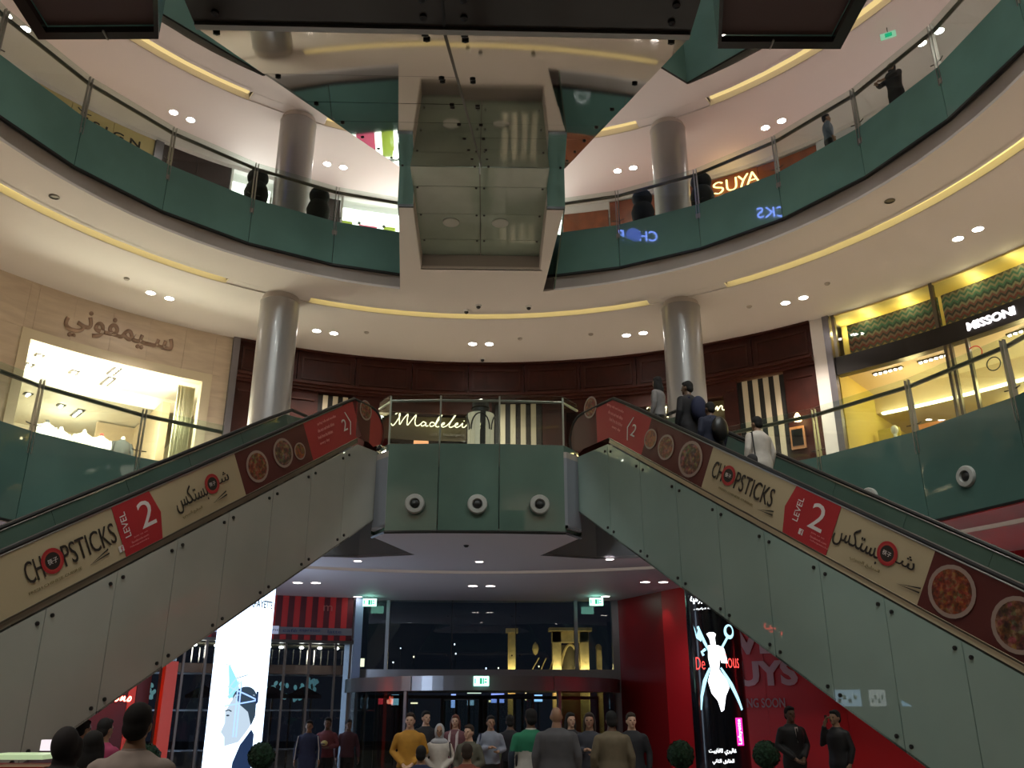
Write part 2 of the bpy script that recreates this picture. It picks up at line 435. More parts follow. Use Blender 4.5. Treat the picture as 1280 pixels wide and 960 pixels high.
# walls of the opening under the landing and bay underside
n = len(HL_CEIL); i0 = 76
for i, j in ((i0 + 2, 'soffit_upstand'), (i0 + 6, 'soffit_upstand')):
    a = Vector((*HL_CEIL[i], Z_C0 - .06)); c_ = Vector((*HL_CEIL[(i + 1) % n], Z_C0 - .06))
    MB().add([a, c_, c_ + Vector((0, 0, 1.44)), a + Vector((0, 0, 1.44))], [(0, 1, 2, 3)]).obj('side_glass', teal_lt, c0)
b = MB()
for i in range(i0, n):
    if i in (i0 + 2, i0 + 6): continue
    a = Vector((*HL_CEIL[i], Z_C0)); c_ = Vector((*HL_CEIL[(i + 1) % n], Z_C0))
    b.add([a, c_, c_ + Vector((0, 0, 1.38)), a + Vector((0, 0, 1.38))], [(0, 1, 2, 3)])
b.obj('soffit_upstand', mat('grey_upstand', (.20, .21, .24), .5), c0)
b = MB()
for s in (-1, 1):
    q = [esc_pt(s, .4, -.05, 0), esc_pt(s, 4.4, -.05, 0), esc_pt(s, 4.4, ESC_W + .25, 0), esc_pt(s, .4, ESC_W + .25, 0)]
    b.plate([[p2(v) for v in q]], 6.16, 6.23)
b.obj('landing_underside', plaster_low, c0)

# ---- first gallery ceiling (underside of second slab): opening follows the two arms of the upper bay
def hole_up(R, yb):
    aR = 79.2; aL = 101.6; n = 76
    out = [p2(P(aR - (360 - (aL - aR)) * i / n, R)) for i in range(n + 1)]
    # left arm outer side, arm front, arm inner side, recess back, right arm
    out += [(-1.70, 16.5), (-1.40, 16.5), (-1.42, 19.27), (1.52, 19.27), (1.50, 16.5), (1.86, 16.5)]
    return out
c1 = ceiling(Z_C1, 0, R_W + 4.4, hole_up(R_V, 19.27), plaster, cove_e)
# upstands of the arms (inside faces plaster)
MB().box((AX, 19.32, Z_C1 + .21), (2.98, .06, .42)).obj('recess_upstand', band_p, c1)
MB().box((-1.405, 17.9, Z_C1 + .2), (.03, 2.78, .36)).box((1.505, 17.9, Z_C1 + .2), (.03, 2.78, .36)).obj('recess_upstand', band_p, c1)
f2 = struct('floor')
MB().plate([outer, hole_up(R_V, 19.27)], Z_F2 - .12, Z_F2).obj('slab', floor_m, f2)
# edge band below the teal fascia
b = MB(); HU = hole_up(R_V + .05, 0)
for i in range(76):
    a = Vector((*HU[i], 0)); c_ = Vector((*HU[i + 1], 0)); ca = Vector((CX, CY, 0))
    ia = ca + (a - ca) * 1.006; ic = ca + (c_ - ca) * 1.006
    b.add([ia + Vector((0, 0, Z_C1)), ic + Vector((0, 0, Z_C1)), c_ + Vector((0, 0, Z_C1 + .42)), a + Vector((0, 0, Z_C1 + .42))], [(0, 1, 2, 3)])
b.obj('edge_band', band_p, c1)
# ---- second gallery ceiling / third floor
def hole3():
    aR = 55.; aL = 125.; n = 72
    out = [p2(P(aR - (360 - (aL - aR)) * i / n, 9.9)) for i in range(n + 1)]
    return out + [(-4.3, 18.3), (4.25, 18.3)]
H3 = hole3()
c2 = ceiling(Z_C2, 0, R_W + 1.2, H3, plaster_cool, emis('cove_light_upper', (1, .74, .30), .62), .18, rc=(10.70, 11.05))
f3 = struct('floor')
MB().plate([outer, H3], Z_F3 - .15, Z_F3).obj('slab', floor_m, f3)
b = MB(); n3 = len(H3)
for i in range(n3):
    a = Vector((*H3[i], 0)); c_ = Vector((*H3[(i + 1) % n3], 0))
    b.add([a + Vector((0, 0, Z_C2)), c_ + Vector((0, 0, Z_C2)), c_ + Vector((0, 0, Z_C2 + .5)), a + Vector((0, 0, Z_C2 + .5))], [(0, 1, 2, 3)])
b.obj('edge_band', band_p, c2)
# top roof far above
rf = struct('ceiling')
MB().arc(.5, R_W + 4, 0, 360, 28.5, 28.8, 72).obj('roof_soffit', plaster_cool, rf)

# ---- ring walls (plain where no shop is seen)
def wall(name, R, a0, a1, z0, z1, m, th=.15, step=6.):
    o = struct(name); n = max(1, round((a1 - a0) / step)); g = .05
    for i in range(n):
        x0 = a0 + (a1 - a0) * i / n; x1 = a0 + (a1 - a0) * (i + 1) / n
        MB().arc(R, R + th, x0 + g, x1 - g, z0, z1).obj('panel', m, o)
    return o
stone_dim = mat('plain_gallery_wall', (.42, .36, .31), .5, noise=.05)
wall('wall_front', R_W, 180, 380, Z_F1, Z_C1 + .05, stone_dim, step=20)
wall('wall_front', R_W, 150, 395, Z_F2, Z_C2 + .05, stone_dim, step=24.5)
wall('wall_front', R_W, 0, 360, Z_F3, 28.5, stone_dim, step=24)
wall('wall_front', 17.0, 192, 348, Z_F0, Z_C0 + .05, stone_dim, step=26)

# =================================================================== COLUMNS
def column(x, y, z0, z1, label, m=colm, r=.5):
    t = thing('round_column', label, 'column', (x, y, z0)); n = 40
    o = MB().lathe([(r, 0), (r, z1 - z0 - .16)], (x, y, z0), n).obj('shaft', m, t, True)
    MB().lathe([(r + .01, z1 - z0 - .16), (r + .01, z1 - z0 - .14), (r - .03, z1 - z0 - .13), (r - .03, z1 - z0)], (x, y, z0), n).obj('shadow_gap_collar', band_p, t, True)
    MB().lathe([(r + .02, 0), (r + .02, .12), (r, .13)], (x, y, z0), n).obj('base_ring', steel, t, True)
    return t
CL = (-5.22, 21.1); CR = (5.36, 21.1)
column(*CL, Z_F1, Z_C1, 'left round grey column on the first floor gallery, beside the shirt shop')
column(*CR, Z_F1, Z_C1, 'right round grey column on the first floor gallery, behind the escalator riders')
column(*CL, Z_F2, Z_C2, 'left round grey column of the second floor gallery, between two dark topiaries')
column(*CR, Z_F2, Z_C2, 'right round grey column of the second floor gallery, left of the amber lit sign')

# =================================================================== BALUSTRADES
def post(name, a, R, zt, parent, inward=1):
    """twin blade post with stand offs, at angle a"""
    d = Vector((cos(radians(a)), sin(radians(a)), 0)); tg = Vector((-d.y, d.x, 0)); p = P(a, R - .02)
    b = MB()
    for s in (-1, 1):
        c = p + tg * (.035 * s)
        q = [c + d * .0, c + d * .09]
        h = [(q[0], zt - 1.35), (q[1] + d * .03, zt - 1.35), (q[1] - d * .02, zt + .10), (q[0], zt + .10)]
        A = [Vector((v.x, v.y, z)) - tg * .006 for v, z in h]; B = [v + tg * .012 for v in A]
        b.hexa(A, B)
    o = b.obj(name, steel, parent)
    b = MB()
    for z in (zt - .05, zt - .78):
        pts = [p + tg * (.16 * t) + d * (.03 + .05 * (1 - t * t)) + Vector((0, 0, z)) for t in (-1, -.5, 0, .5, 1)]
        b.tube(pts, .012, 6)
    b.obj('bracket', dsteel, o)
    return o
def balustrade(label, R, angs, z0, z1, zt, rail_z, m=teal):
    t = thing('balcony_balustrade', label, 'balustrade', P(sum(angs) / len(angs), R, z0))
    for a0, a1 in zip(angs, angs[1:]):
        A = P(a0, R); B = P(a1, R); e = (B - A).normalized(); n = Vector((-e.y, e.x, 0))
        if (A - Vector((CX, CY, 0))).dot(n) < 0: n = -n
        A2 = A + e * .006; B2 = B - e * .006; Z = Vector((0, 0, 1))
        MB().hexa([A2 + Z * z0, B2 + Z * z0, B2 + Z * z1, A2 + Z * z1], [v + n * .03 for v in (A2 + Z * z0, B2 + Z * z0, B2 + Z * z1, A2 + Z * z1)]).obj('fascia_panel', m, t)
        MB().hexa([A2 + Z * (z1 + .004), B2 + Z * (z1 + .004), B2 + Z * zt, A2 + Z * zt], [v + n * .02 for v in (A2 + Z * (z1 + .004), B2 + Z * (z1 + .004), B2 + Z * zt, A2 + Z * zt)]).obj('clear_pane', clear, t)
        MB().hexa([A - n * .03 + Z * (z0 - .05), B - n * .03 + Z * (z0 - .05), B - n * .03 + Z * z0, A - n * .03 + Z * z0], [v + n * .08 for v in (A - n * .03 + Z * (z0 - .05), B - n * .03 + Z * (z0 - .05), B - n * .03 + Z * z0, A - n * .03 + Z * z0)]).obj('edge_trim', black, t)
    for a in angs[1:-1]: post('post', a, R, rail_z, t)
    MB().tube([P(a, R + .11, rail_z) for a in angs], .045, 8).obj('handrail', rail_m, t, True)
    return t
S2 = 12.75
aL2 = [101.2] + [112.3 + S2 * i for i in range(7)]
aR2 = [79.6] + [67.0 - S2 * i for i in range(7)]
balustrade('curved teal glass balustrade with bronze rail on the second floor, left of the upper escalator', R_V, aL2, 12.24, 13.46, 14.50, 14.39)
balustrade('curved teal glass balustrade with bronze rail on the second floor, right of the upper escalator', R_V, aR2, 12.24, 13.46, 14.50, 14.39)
aL1 = [125.5, 136.2, 149.4, 162.6, 175.8, 189]
aR1 = [53.5, 40.3, 27.4, 14.6, 1.8, -11]
zl = 4.82
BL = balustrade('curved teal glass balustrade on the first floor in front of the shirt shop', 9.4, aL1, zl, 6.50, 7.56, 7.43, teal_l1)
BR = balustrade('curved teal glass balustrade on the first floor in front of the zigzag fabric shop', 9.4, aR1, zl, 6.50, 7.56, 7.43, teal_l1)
def nozzle(c, n, parent, r=.19):
    M = Vector((0, 0, 1)).rotation_difference(Vector(n)).to_matrix()
    o = MB().lathe([(r, 0), (r, .03), (r * .9, .055), (r * .55, .06), (r * .5, .03), (r * .42, .0)], c, 28, M).obj('air_nozzle', mat('nozzle_grey', (.42, .42, .39), .45), parent, True)
    MB().lathe([(r * .42, .0), (r * .42, .03), (r * .30, .05), (1e-4, .055)], c, 20, M).obj('nozzle_core', black, o, True)
for a, z in ((21.7, 5.42), (34.2, 5.46), (8.7, 5.42)):
    nozzle(P(a, 9.34, z), (-cos(radians(a)), -sin(radians(a)), 0), BR)
for a in (141, 154, 167): nozzle(P(a, 9.34, 5.42), (-cos(radians(a)), -sin(radians(a)), 0), BL)

# wall strips of the first slab behind the fascia (plaster upstand)
b = MB()
for i in range(76):
    a = Vector((*HL_CEIL[i], 0)); c_ = Vector((*HL_CEIL[i + 1], 0))
    b.add([a + Vector((0, 0, Z_C0)), c_ + Vector((0, 0, Z_C0)), c_ + Vector((0, 0, Z_F1)), a + Vector((0, 0, Z_F1))], [(0, 1, 2, 3)])
b.obj('slab_edge', teal_lt, c0)

# ---- first floor bay between the lower escalators
bay = thing('glass_bay', 'projecting teal glass bay with three round nozzles between the two lower escalators', 'balustrade', (AX, 16.6, 4.78))
bp = [(-1.95, 17.0), (-1.66, 16.5), (-.67, 16.43), (.49, 16.43), (1.75, 16.5), (2.09, 17.0)]
for i in range(5):
    A = Vector((*bp[i], 0)); B = Vector((*bp[i + 1], 0)); e = (B - A).normalized(); n = Vector((-e.y, e.x, 0)); Z = Vector((0, 0, 1))
    A2 = A + e * .008; B2 = B - e * .008
    MB().hexa([A2 + Z * 4.78, B2 + Z * 4.78, B2 + Z * 6.48, A2 + Z * 6.48], [v + n * .03 for v in (A2 + Z * 4.78, B2 + Z * 4.78, B2 + Z * 6.48, A2 + Z * 6.48)]).obj('fascia_panel', teal_lt, bay)
    MB().hexa([A2 + Z * 6.49, B2 + Z * 6.49, B2 + Z * 7.50, A2 + Z * 7.50], [v + n * .02 for v in (A2 + Z * 6.49, B2 + Z * 6.49, B2 + Z * 7.50, A2 + Z * 7.50)]).obj('clear_pane', clear, bay)
for x, y in bp[1:5]:
    MB().box((x, y + .04, 6.75), (.035, .03, 1.45)).obj('post', steel, bay)
MB().tube([(x, y + .10, 7.40) for x, y in bp], .028, 8).obj('handrail', steel, bay, True)
MB().plate([[(x, y + .03) for x, y in bp] + [(1.3, 19.5), (-1.16, 19.5)]], Z_C0 - .08, Z_C0 - .02).obj('underside', plaster_low, bay)
MB().tube([(x, y - .01, 4.76) for x, y in bp], .03, 4).obj('edge_trim', black, bay)
for x in (-1.10, .08, 1.26): nozzle((x, 16.40, 5.28), (0, -1, 0), bay)

# ---- arms of the upper bay
for s, xo, xi, xb in ((-1, -1.70, -1.40, -1.84), (1, 1.86, 1.50, 1.93)):
    t = thing('bay_arm', '%s arm of the upper bay, white soffit and teal front beside the mirrored escalator' % ('left' if s < 0 else 'right'), 'balcony', ((xo + xi) / 2, 16.5, Z_C1))
    MB().box(((xo + xi) / 2, 16.48, 12.42), (abs(xi - xo), .03, 1.20)).obj('front_panel', teal_lt, t)
    A = Vector((xo, 16.48, 0)); B = Vector((xb, 20.4, 0)); e = (B - A).normalized(); Z = Vector((0, 0, 1)); n = Vector((-e.y, e.x, 0)) * -s
    for k in range(3):
        a = A + (B - A) * (k / 3) + e * .006; c_ = A + (B - A) * ((k + 1) / 3) - e * .006
        MB().hexa([a + Z * 11.84, c_ + Z * 11.84, c_ + Z * 13.46, a + Z * 13.46], [v + n * .03 for v in (a + Z * 11.84, c_ + Z * 11.84, c_ + Z * 13.46, a + Z * 13.46)]).obj('side_panel', teal_lt, t)
        MB().hexa([a + Z * 13.47, c_ + Z * 13.47, c_ + Z * 14.5, a + Z * 14.5], [v + n * .02 for v in (a + Z * 13.47, c_ + Z * 13.47, c_ + Z * 14.5, a + Z * 14.5)]).obj('clear_pane', clear, t)
    MB().tube([A + Z * 14.39, B + Z * 14.39], .03, 8).obj('handrail', rail_m, t)
    MB().box(((xo + xi) / 2, 16.46, 11.80), (abs(xi - xo) + .03, .05, .06)).obj('edge_trim', black, t)

# ---- third floor fascia
t3 = thing('balcony_balustrade', 'teal glass fascia of the third floor above the upper bay', 'balustrade', (0, 18.3, Z_C2))
ring3 = [Vector((*p, 0)) for p in H3]; Z = Vector((0, 0, 1))
idx = list(range(0, 73, 6)) + [73, 74, 0]
for i, j in zip(idx, idx[1:]):
    a = ring3[i]; c_ = ring3[j]; cc = Vector((CX, CY, 0)); n = ((a + c_) / 2 - cc).normalized()
    a = a - n * .06; c_ = c_ - n * .06
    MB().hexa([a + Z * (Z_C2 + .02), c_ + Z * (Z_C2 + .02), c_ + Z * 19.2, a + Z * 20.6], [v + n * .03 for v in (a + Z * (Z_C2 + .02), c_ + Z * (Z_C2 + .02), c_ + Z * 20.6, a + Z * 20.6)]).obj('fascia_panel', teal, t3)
    MB().hexa([a + Z * 20.61, c_ + Z * 20.61, c_ + Z * 21.2, a + Z * 21.2], [v + n * .02 for v in (a + Z * 20.61, c_ + Z * 20.61, c_ + Z * 21.2, a + Z * 21.2)]).obj('clear_pane', clear, t3)
    MB().tube([a + Z * Z_C2, c_ + Z * Z_C2], .03, 4).obj('edge_trim', black, t3)
# =================================================================== UPPER ESCALATOR WITH MIRRORED UNDERSIDE
def ucx(Y): return -.07 + .155 * (Y - 4.93) / 10.57
def uz(Y): return 3.216 + .577 * Y
UE = thing('mirrored_escalator', 'overhead escalator with mirror clad underside rising to the upper bay', 'escalator', (0, 4.9, 6.06))
HW = 1.725
rows = [4.93, 6.45, 7.9, 9.3, 10.72, 12.2, 13.7, 15.5]
for y0, y1 in zip(rows, rows[1:]):
    for s in (-1, 1):
        g = .008
        q = [Vector((ucx(y0 + g) + s * g, y0 + g, uz(y0 + g))), Vector((ucx(y0 + g) + s * HW, y0 + g, uz(y0 + g))),
             Vector((ucx(y1 - g) + s * HW, y1 - g, uz(y1 - g))), Vector((ucx(y1 - g) + s * g, y1 - g, uz(y1 - g)))]
        tilt = random.uniform(-.006, .006)
        q[2].z += tilt; q[3].z += tilt
        MB().hexa(q, [v + Vector((0, -.02, .035)) for v in q]).obj('mirror_panel', mirror, UE)
ff = MB().lathe([(.022, -.03), (.026, -.012), (.026, .012), (1e-5, .02)], n=10).mesh('fitting', black, True)
def fit(c, parent, n=(0, 0, -1), name='fitting'):
    M = Vector((0, 0, 1)).rotation_difference(Vector(n).normalized()).to_matrix().to_4x4(); M.translation = Vector(c)
    return link(name, ff, parent, world(parent).inverted() @ M if False else M)
for y in rows[:-1] + [15.3]:
    for dx in (-.14, .14):
        for dy in (-.07, .07) if y < 8 else (0,):
            fit((ucx(y) + dx, y + .12 + dy, uz(y + .12 + dy) - .005), UE, (0, .5, -.866))
    for s in (-1, 1): fit((ucx(y) + s * (HW - .10), y + .12, uz(y + .12) - .005), UE, (0, .5, -.866))
for s in (-1, 1):
    a = [Vector((ucx(4.93) + s * HW, 4.93, uz(4.93))), Vector((ucx(15.5) + s * HW, 15.5, uz(15.5))), Vector((ucx(15.5) + s * HW, 15.5, 14.35)), Vector((ucx(4.93) + s * HW, 4.93, 7.5))]
    MB().hexa(a, [v + Vector((-s * .03, 0, 0)) for v in a]).obj('side_cladding', darkglass, UE)
    MB().tube([Vector((s * HW, 2.0, 7.45)), Vector((s * HW, 4.6, 7.5))] + [Vector((ucx(y) + s * HW, y, uz(y) + 1.95)) for y in (6.5, 13.8)] + [Vector((s * HW + .08, 16, 14.3)), Vector((s * HW + .08, 17.5, 14.3))], .04, 8).obj('handrail', rubber, UE)
a = [Vector((ucx(y) - .012, y, uz(y) - .006)) for y in (4.93, 15.5)]; a = [a[0], a[0] + Vector((.024, 0, 0)), a[1] + Vector((.024, 0, 0)), a[1]]
MB().hexa(a, [v + Vector((0, 0, .02)) for v in a]).obj('joint_seal', black, UE)
MB().box((-.07, 3.4, 6.055), (.02, 3.0, .01)).obj('joint_seal', black, UE)
stp = MB().box((0, 0, 0), (1.0, .40, .04)).box((0, -.18, -.11), (1.0, .03, .22)).mesh('step', dsteel)
for s in (-1, 1):
    for k in range(24):
        y = 5.4 + .42 * k
        o = link('step', stp, UE); o.location = Vector((ucx(y) + s * .86, y, uz(y) + .95))
# frosted glass soffit of the upper landing
fy = [15.52, 16.24, 17.35, 18.5, 19.27]
for y0, y1 in zip(fy, fy[1:]):
    for xa, xb in ((-1.40, .04), (.048, 1.49)):
        MB().box(((xa + xb) / 2, (y0 + y1) / 2, 12.18), (xb - xa - .01, y1 - y0 - .012, .03)).obj('soffit_glass_panel', frost, UE)
for y in fy[1:4]:
    for x in (-1.30, -.04, .13, 1.39): fit((x, y + .05, 12.16), UE)
for x, y in ((-.63, 17.71), (.50, 17.71)):
    MB().lathe([(.19, 0), (.19, -.02), (.15, -.03), (1e-4, -.03)], (x, y, 12.165), 28).obj('round_soffit_disc', mat('pale_disc', (.42, .44, .40), .4), UE, True)
MB().box((AX, 17.6, 12.75), (2.8, 3.4, 1.0)).obj('landing_box', dsteel, UE)
# lower landing (near end), dark underside
for xa, xb in ((-1.80, -.075), (-.065, 1.66)):
    MB().box(((xa + xb) / 2, 3.4, 6.085), (xb - xa - .01, 3.02, .05)).obj('dark_soffit_panel', darkglass, UE)
MB().box((-.07, 4.90, 6.05), (3.44, .05, .03)).obj('soffit_trim', steel, UE)
for x in (-1.62, -.21, .07, 1.50):
    for y in (4.62, 4.78): fit((x, y, 6.055), UE)
MB().box((-.07, 3.3, 6.7), (3.2, 2.9, 1.1)).obj('landing_box', dsteel, UE)

# side wings of the near landing
for nm, L in (('left', [(-2.94, 5.07), (-2.09, 5.04), (-1.86, 4.35), (-1.86, 1.7), (-2.9, 1.7)]), ('right', [(2.76, 5.0), (1.88, 5.02), (1.73, 4.35), (1.73, 1.7), (2.76, 1.7)])):
    t = thing('landing_wing', 'dark brown underside wing %s of the overhead escalator landing' % nm, 'balcony', (L[0][0], 3.4, 6.06))
    c = Vector((sum(p[0] for p in L) / 5, sum(p[1] for p in L) / 5))
    inn = [(c.x + (x - c.x) * (.86 if i in (0, 4) else .97), y - .07 if y > 3 else y) for i, (x, y) in enumerate(L)]
    MB().plate([L, inn], 6.05, 6.10).obj('soffit_frame', darkglass, t)
    MB().plate([inn], 6.115, 6.15).obj('recessed_panel', brownpan, t)
    for i in range(5):
        a = Vector((*L[i], 6.1)); b_ = Vector((*L[(i + 1) % 5], 6.1)); cc = Vector((c.x, c.y, 6.1))
        a2 = a + (cc - a) * .02; b2 = b_ + (cc - b_) * .02
        MB().hexa([a, b_, b_ + Z * 1.6, a + Z * 1.6], [a2, b2, b2 + Z * 1.6, a2 + Z * 1.6]).obj('fascia_panel', teal, t)
    m_ = (Vector((*L[0], 6.045)) + Vector((*L[1], 6.045))) / 2
    MB().box((m_.x + (.07 if nm == 'left' else -.07), m_.y - .05, 6.045), (.012, .09, .012)).obj('joint_strip', steel, t)

# =================================================================== LOWER ESCALATORS WITH PRINTED BANNERS
TH = radians(31.3); CT, ST = cos(TH), sin(TH)
def esc(side, T, s_t, label):
    t = thing('escalator', label, 'escalator', esc_pt(side, -5, ESC_W / 2, Z_F0))
    s_b = s_t + .70 * tan(TH / 2); zb = T - .70
    s_low = s_t - (T - .83) / tan(TH)
    nrm = esc_pt(side, 0, -1, 0) - esc_pt(side, 0, 0, 0)
    def sz(u, v): return s_b + u * CT - v * ST, zb + u * ST + v * CT
    def uv(u, v, off): s, z = sz(u, v); return esc_pt(side, s, off, z)
    def u_of(s, v=.35): return (s - s_b + v * ST) / CT
    u_end = u_of(s_low, 0)
    def sheet(u0, u1, v0, v1, m, name, off=-.012, th=.008, tip=0., parent=None):
        pts = [uv(u0, v0, off), uv(u1, v0, off)] + ([uv(u1 + tip, (v0 + v1) / 2, off)] if tip > 0 else []) + [uv(u1, v1, off), uv(u0, v1, off)] + ([uv(u0 + tip, (v0 + v1) / 2, off)] if tip < 0 else [])
        return MB().prism(pts, nrm * -th).obj(name, m, parent or t)
    # flat + knee + newel outline of the banner end
    def flat(s0, s1, m, name, newel=False):
        def line(v):                                   # the polyline at height v over the flat/incline
            return s_b - v * tan(TH / 2) * 1.0
        top = []; bot = []
        if s0 <= s_b:
            top = [uv(u_of(s0, .70) if False else (s0 - s_b + .35 * ST) / CT, .70, -.012)]; bot = [uv((s0 - s_b + .35 * ST) / CT, 0, -.012)]
            top += [esc_pt(side, s_t, -.012, T)]; bot += [esc_pt(side, s_b, -.012, zb)]
        else:
            top = [esc_pt(side, s0, -.012, T)]; bot = [esc_pt(side, s0, -.012, zb)]
        if newel:
            k = [esc_pt(side, s1 - .42 + .42 * sin(a), -.012, T - .42 + .42 * cos(a)) for a in [radians(x) for x in (0, 20, 40, 60, 80, 100, 120)]]
            pts = bot + [esc_pt(side, s1 - .30, -.012, zb - .05)] + list(reversed(k)) + list(reversed(top))
        else:
            pts = bot + [esc_pt(side, s1, -.012, zb)] + [esc_pt(side, s1, -.012, T)] + list(reversed(top))
        return MB().prism(pts, nrm * -.008).obj(name, m, t)
    R = (uv(0, 0, 0) - uv(-1, 0, 0)); U = (uv(0, 1, 0) - uv(0, 0, 0))
    if side > 0: R = -R
    def F(s, v): return frame(uv(u_of(s, v), v, -.0225), R, U)
    # ---- printed segments
    if side < 0: seg = [(-20, -9.2, banner_c), (-9.2, -7.2, banner_d), (-7.2, -5.44, banner_c), (-5.44, -4.80, banner_c), (-4.80, -3.34, banner_c), (-3.34, -1.77, banner_d), (-1.77, -.62, banner_r)]
    else: seg = [(-20, -9.6, banner_c), (-9.6, -6.98, banner_d), (-6.98, -5.73, banner_c), (-5.73, -4.95, banner_c), (-4.95, -3.40, banner_c), (-3.40, -1.90, banner_d), (-1.90, -1.15, banner_r)]
    for a, b_, m in seg:
        u0 = max(u_of(a), u_end); u1 = u_of(b_)
        if u1 > u0: sheet(u0, u1, .0, .70, m, 'banner_segment')
    if side < 0:
        flat(-.62, -.40, banner_r, 'banner_segment'); flat(-.40, .05, banner_d, 'banner_segment'); flat(.05, .50, banner_r, 'banner_segment', True)
    else:
        flat(-1.15, -.38, banner_r, 'banner_segment'); flat(-.38, .10, banner_d, 'banner_segment'); flat(.10, .55, banner_d, 'banner_segment', True)
    pr_ = tag(link('banner_print', None, t), None)
    pr_.location = (0, 0, 0); pr_.matrix_parent_inverse = world(t).inverted()
    PP = pr_
    def tx(st, s, v, m=ink, W=None, H=None, xs=1., sz_=.2, align='CENTER', off=0.):
        return text(st, F(s, v), sz_, m, PP, .002, W=W, H=H, off=off, align=align, xs=xs)
    def disc(s, v, r, m, dx=0., e=1., parent=None):
        M = F(s, v); b = MB(); n = 24
        vs = [M @ Vector((r * e * cos(2 * pi * i / n), r * sin(2 * pi * i / n), dx)) for i in range(n)]
        return b.prism(vs, nrm * .003).obj('print_disc', m, parent or PP)
    def sticks(s, v):
        M = F(s, v)
        for dy in (.035, -.02):
            a = M @ Vector((-.16, -.03, .002)); c = M @ Vector((.16, dy + .02, .002)); k = (M.to_3x3() @ Vector((0, 1, 0))) * .010
            MB().prism([a, c - k, c + k], nrm * .003).obj('print_stroke', ink, PP)
    def chop(sc, w):                                   # CH O PSTICKS, sc = centre s, w = width along slope
        g = 1 if side < 0 else -1
        L = lambda f: sc + g * w * (f - .5) * CT
        tx('CH', L(.09), .37, W=w * .18, H=.27); tx('PSTICKS', L(.69), .37, W=w * .60, H=.27)
        disc(L(.275), .38, .155, banner_r, .0005); disc(L(.275), .38, .125, mat('banner_red_bright', (.45, .05, .04), .5), .0012); disc(L(.275), .38, .105, ink, .002)
        text('筷子', F(L(.275), .38) @ Matrix.Translation((0, 0, .007)), .1, ink_w, PP, .001, W=.14)
        tx('FRESH CHINESE CUISINE', L(.36), .14, m=ink_g, W=w * .56, H=.032); sticks(L(.84), .15)
    def chop_ar(sc, w):
        g = 1 if side < 0 else -1
        L = lambda f: sc + g * w * (f - .5) * CT
        tx(arabic('بستكس'), L(.30), .36, W=w * .58, H=.34)
        tx(arabic('شـ'), L(.88), .42, W=w * .24, H=.15)
        disc(L(.68), .40, .15, banner_r, .0005); disc(L(.68), .40, .12, mat('banner_red_bright', (.45, .05, .04), .5), .0012); disc(L(.68), .40, .10, ink, .002)
        text('筷子', F(L(.68), .40) @ Matrix.Translation((0, 0, .007)), .1, ink_w, PP, .001, W=.13)
        tx(arabic('المطبخ الصيني'), L(.36), .14, m=ink_g, W=w * .36, H=.06); sticks(L(.88), .15)
    def level2(s0, s1, tipdir):
        sheet(u_of(s0), u_of(s1), .0, .70, banner_r, 'print_arrow', -.021, .004, tip=tipdir * .10, parent=PP)
        sc = (s0 + s1) / 2
        g = 1 if side < 0 else -1
        tx('2', sc + g * .12, .42, m=ink_w, H=.36, W=.26)
        M = F(sc - g * .20, .40) @ Matrix.Rotation(pi / 2, 4, 'Z') @ Matrix.Translation((0, 0, .001))
        text('LEVEL', M, .12, ink_w, PP, .001, H=.10, W=.34)
        M = F(sc - g * .20, .13)
        MB().prism([M @ Vector(p) for p in ((-.04, -.04, .001), (.04, -.04, .001), (.04, .04, .001), (-.04, .04, .001))], nrm * .002).obj('print_square', ink_w, PP)
        text('f', F(sc - g * .19, .125) @ Matrix.Translation((0, 0, .0055)), .1, banner_r, PP, .001, H=.07)
        for k in range(3): tx(('join us on', 'facebook.com', '/chopsticks')[k], sc + g * .08, .19 - k * .05, m=ink_pk, W=(.24, .30, .34)[k], H=.030)
    def bowl(s, v, r, m):
        disc(s, v, r, plate_m, .0005); disc(s, v, r * .84, m, .001)
    if side < 0:
        chop(-6.07, 1.36); level2(-5.44, -4.88, 1); chop_ar(-4.08, 1.12)
        bowl(-2.98, .34, .26, food1); bowl(-2.40, .36, .25, food2); bowl(-1.98, .26, .15, food3); bowl(-.14, .42, .20, food1)
        bowl(-7.8, .35, .28, food1); bowl(-8.5, .35, .28, food2)
        fs = (-1.42, -1.42, -1.42, -1.42)
    else:
        chop(-4.14, 1.42); level2(-5.73, -5.02, 1); chop_ar(-6.30, 1.32)
        bowl(-7.28, .34, .30, food1); bowl(-7.98, .34, .30, food2); bowl(-8.7, .35, .28, food1)
        bowl(-3.02, .34, .30, food2); bowl(-2.42, .33, .22, food1); bowl(-2.02, .34, .18, food3); bowl(-.20, .36, .22, food1)
        fs = (-1.30,) * 4
    sa = -1.32 if side < 0 else -1.02
    for k in range(4): tx(('spring rolls and noodles', 'dim sum and wok dishes', 'fresh from the kitchen', 'every day')[k], sa, .56 - k * .115, m=ink_pk, W=(.60, .52, .46, .3)[k], H=.062, off=.006)
    sn = -.78 if side < 0 else -1.55
    tx('2', sn, .34, m=ink_w, H=.22, W=.14)
    g = 1 if side < 0 else -1
    M = F(sn + g * .06, .34)
    for sy in (-1, 1):
        q = [(.12 if side < 0 else -.26, 0, .001), (.02 if side < 0 else -.16, sy * .22, .001), (.045 if side < 0 else -.185, sy * .22, .001), (.15 if side < 0 else -.29, 0, .001)]
        MB().prism([M @ Vector(p) for p in q], nrm * .003).obj('print_chevron', ink_w, PP)
    # ---- cladding glass below
    def zc_top(s):
        z = zb - .11 / CT + (s - (s_b + .11 * tan(TH / 2))) * tan(TH); return min(z, zb - .11)
    def zc_bot(s):
        return max(zb - 1.62 / CT + (s - s_b - 1.62 * ST * .0) * tan(TH), Z_F0 + .02)
    js = [.42] + [s_t + ( -.12 if side < 0 else .27) - .94 * k for k in range(0, 13)]
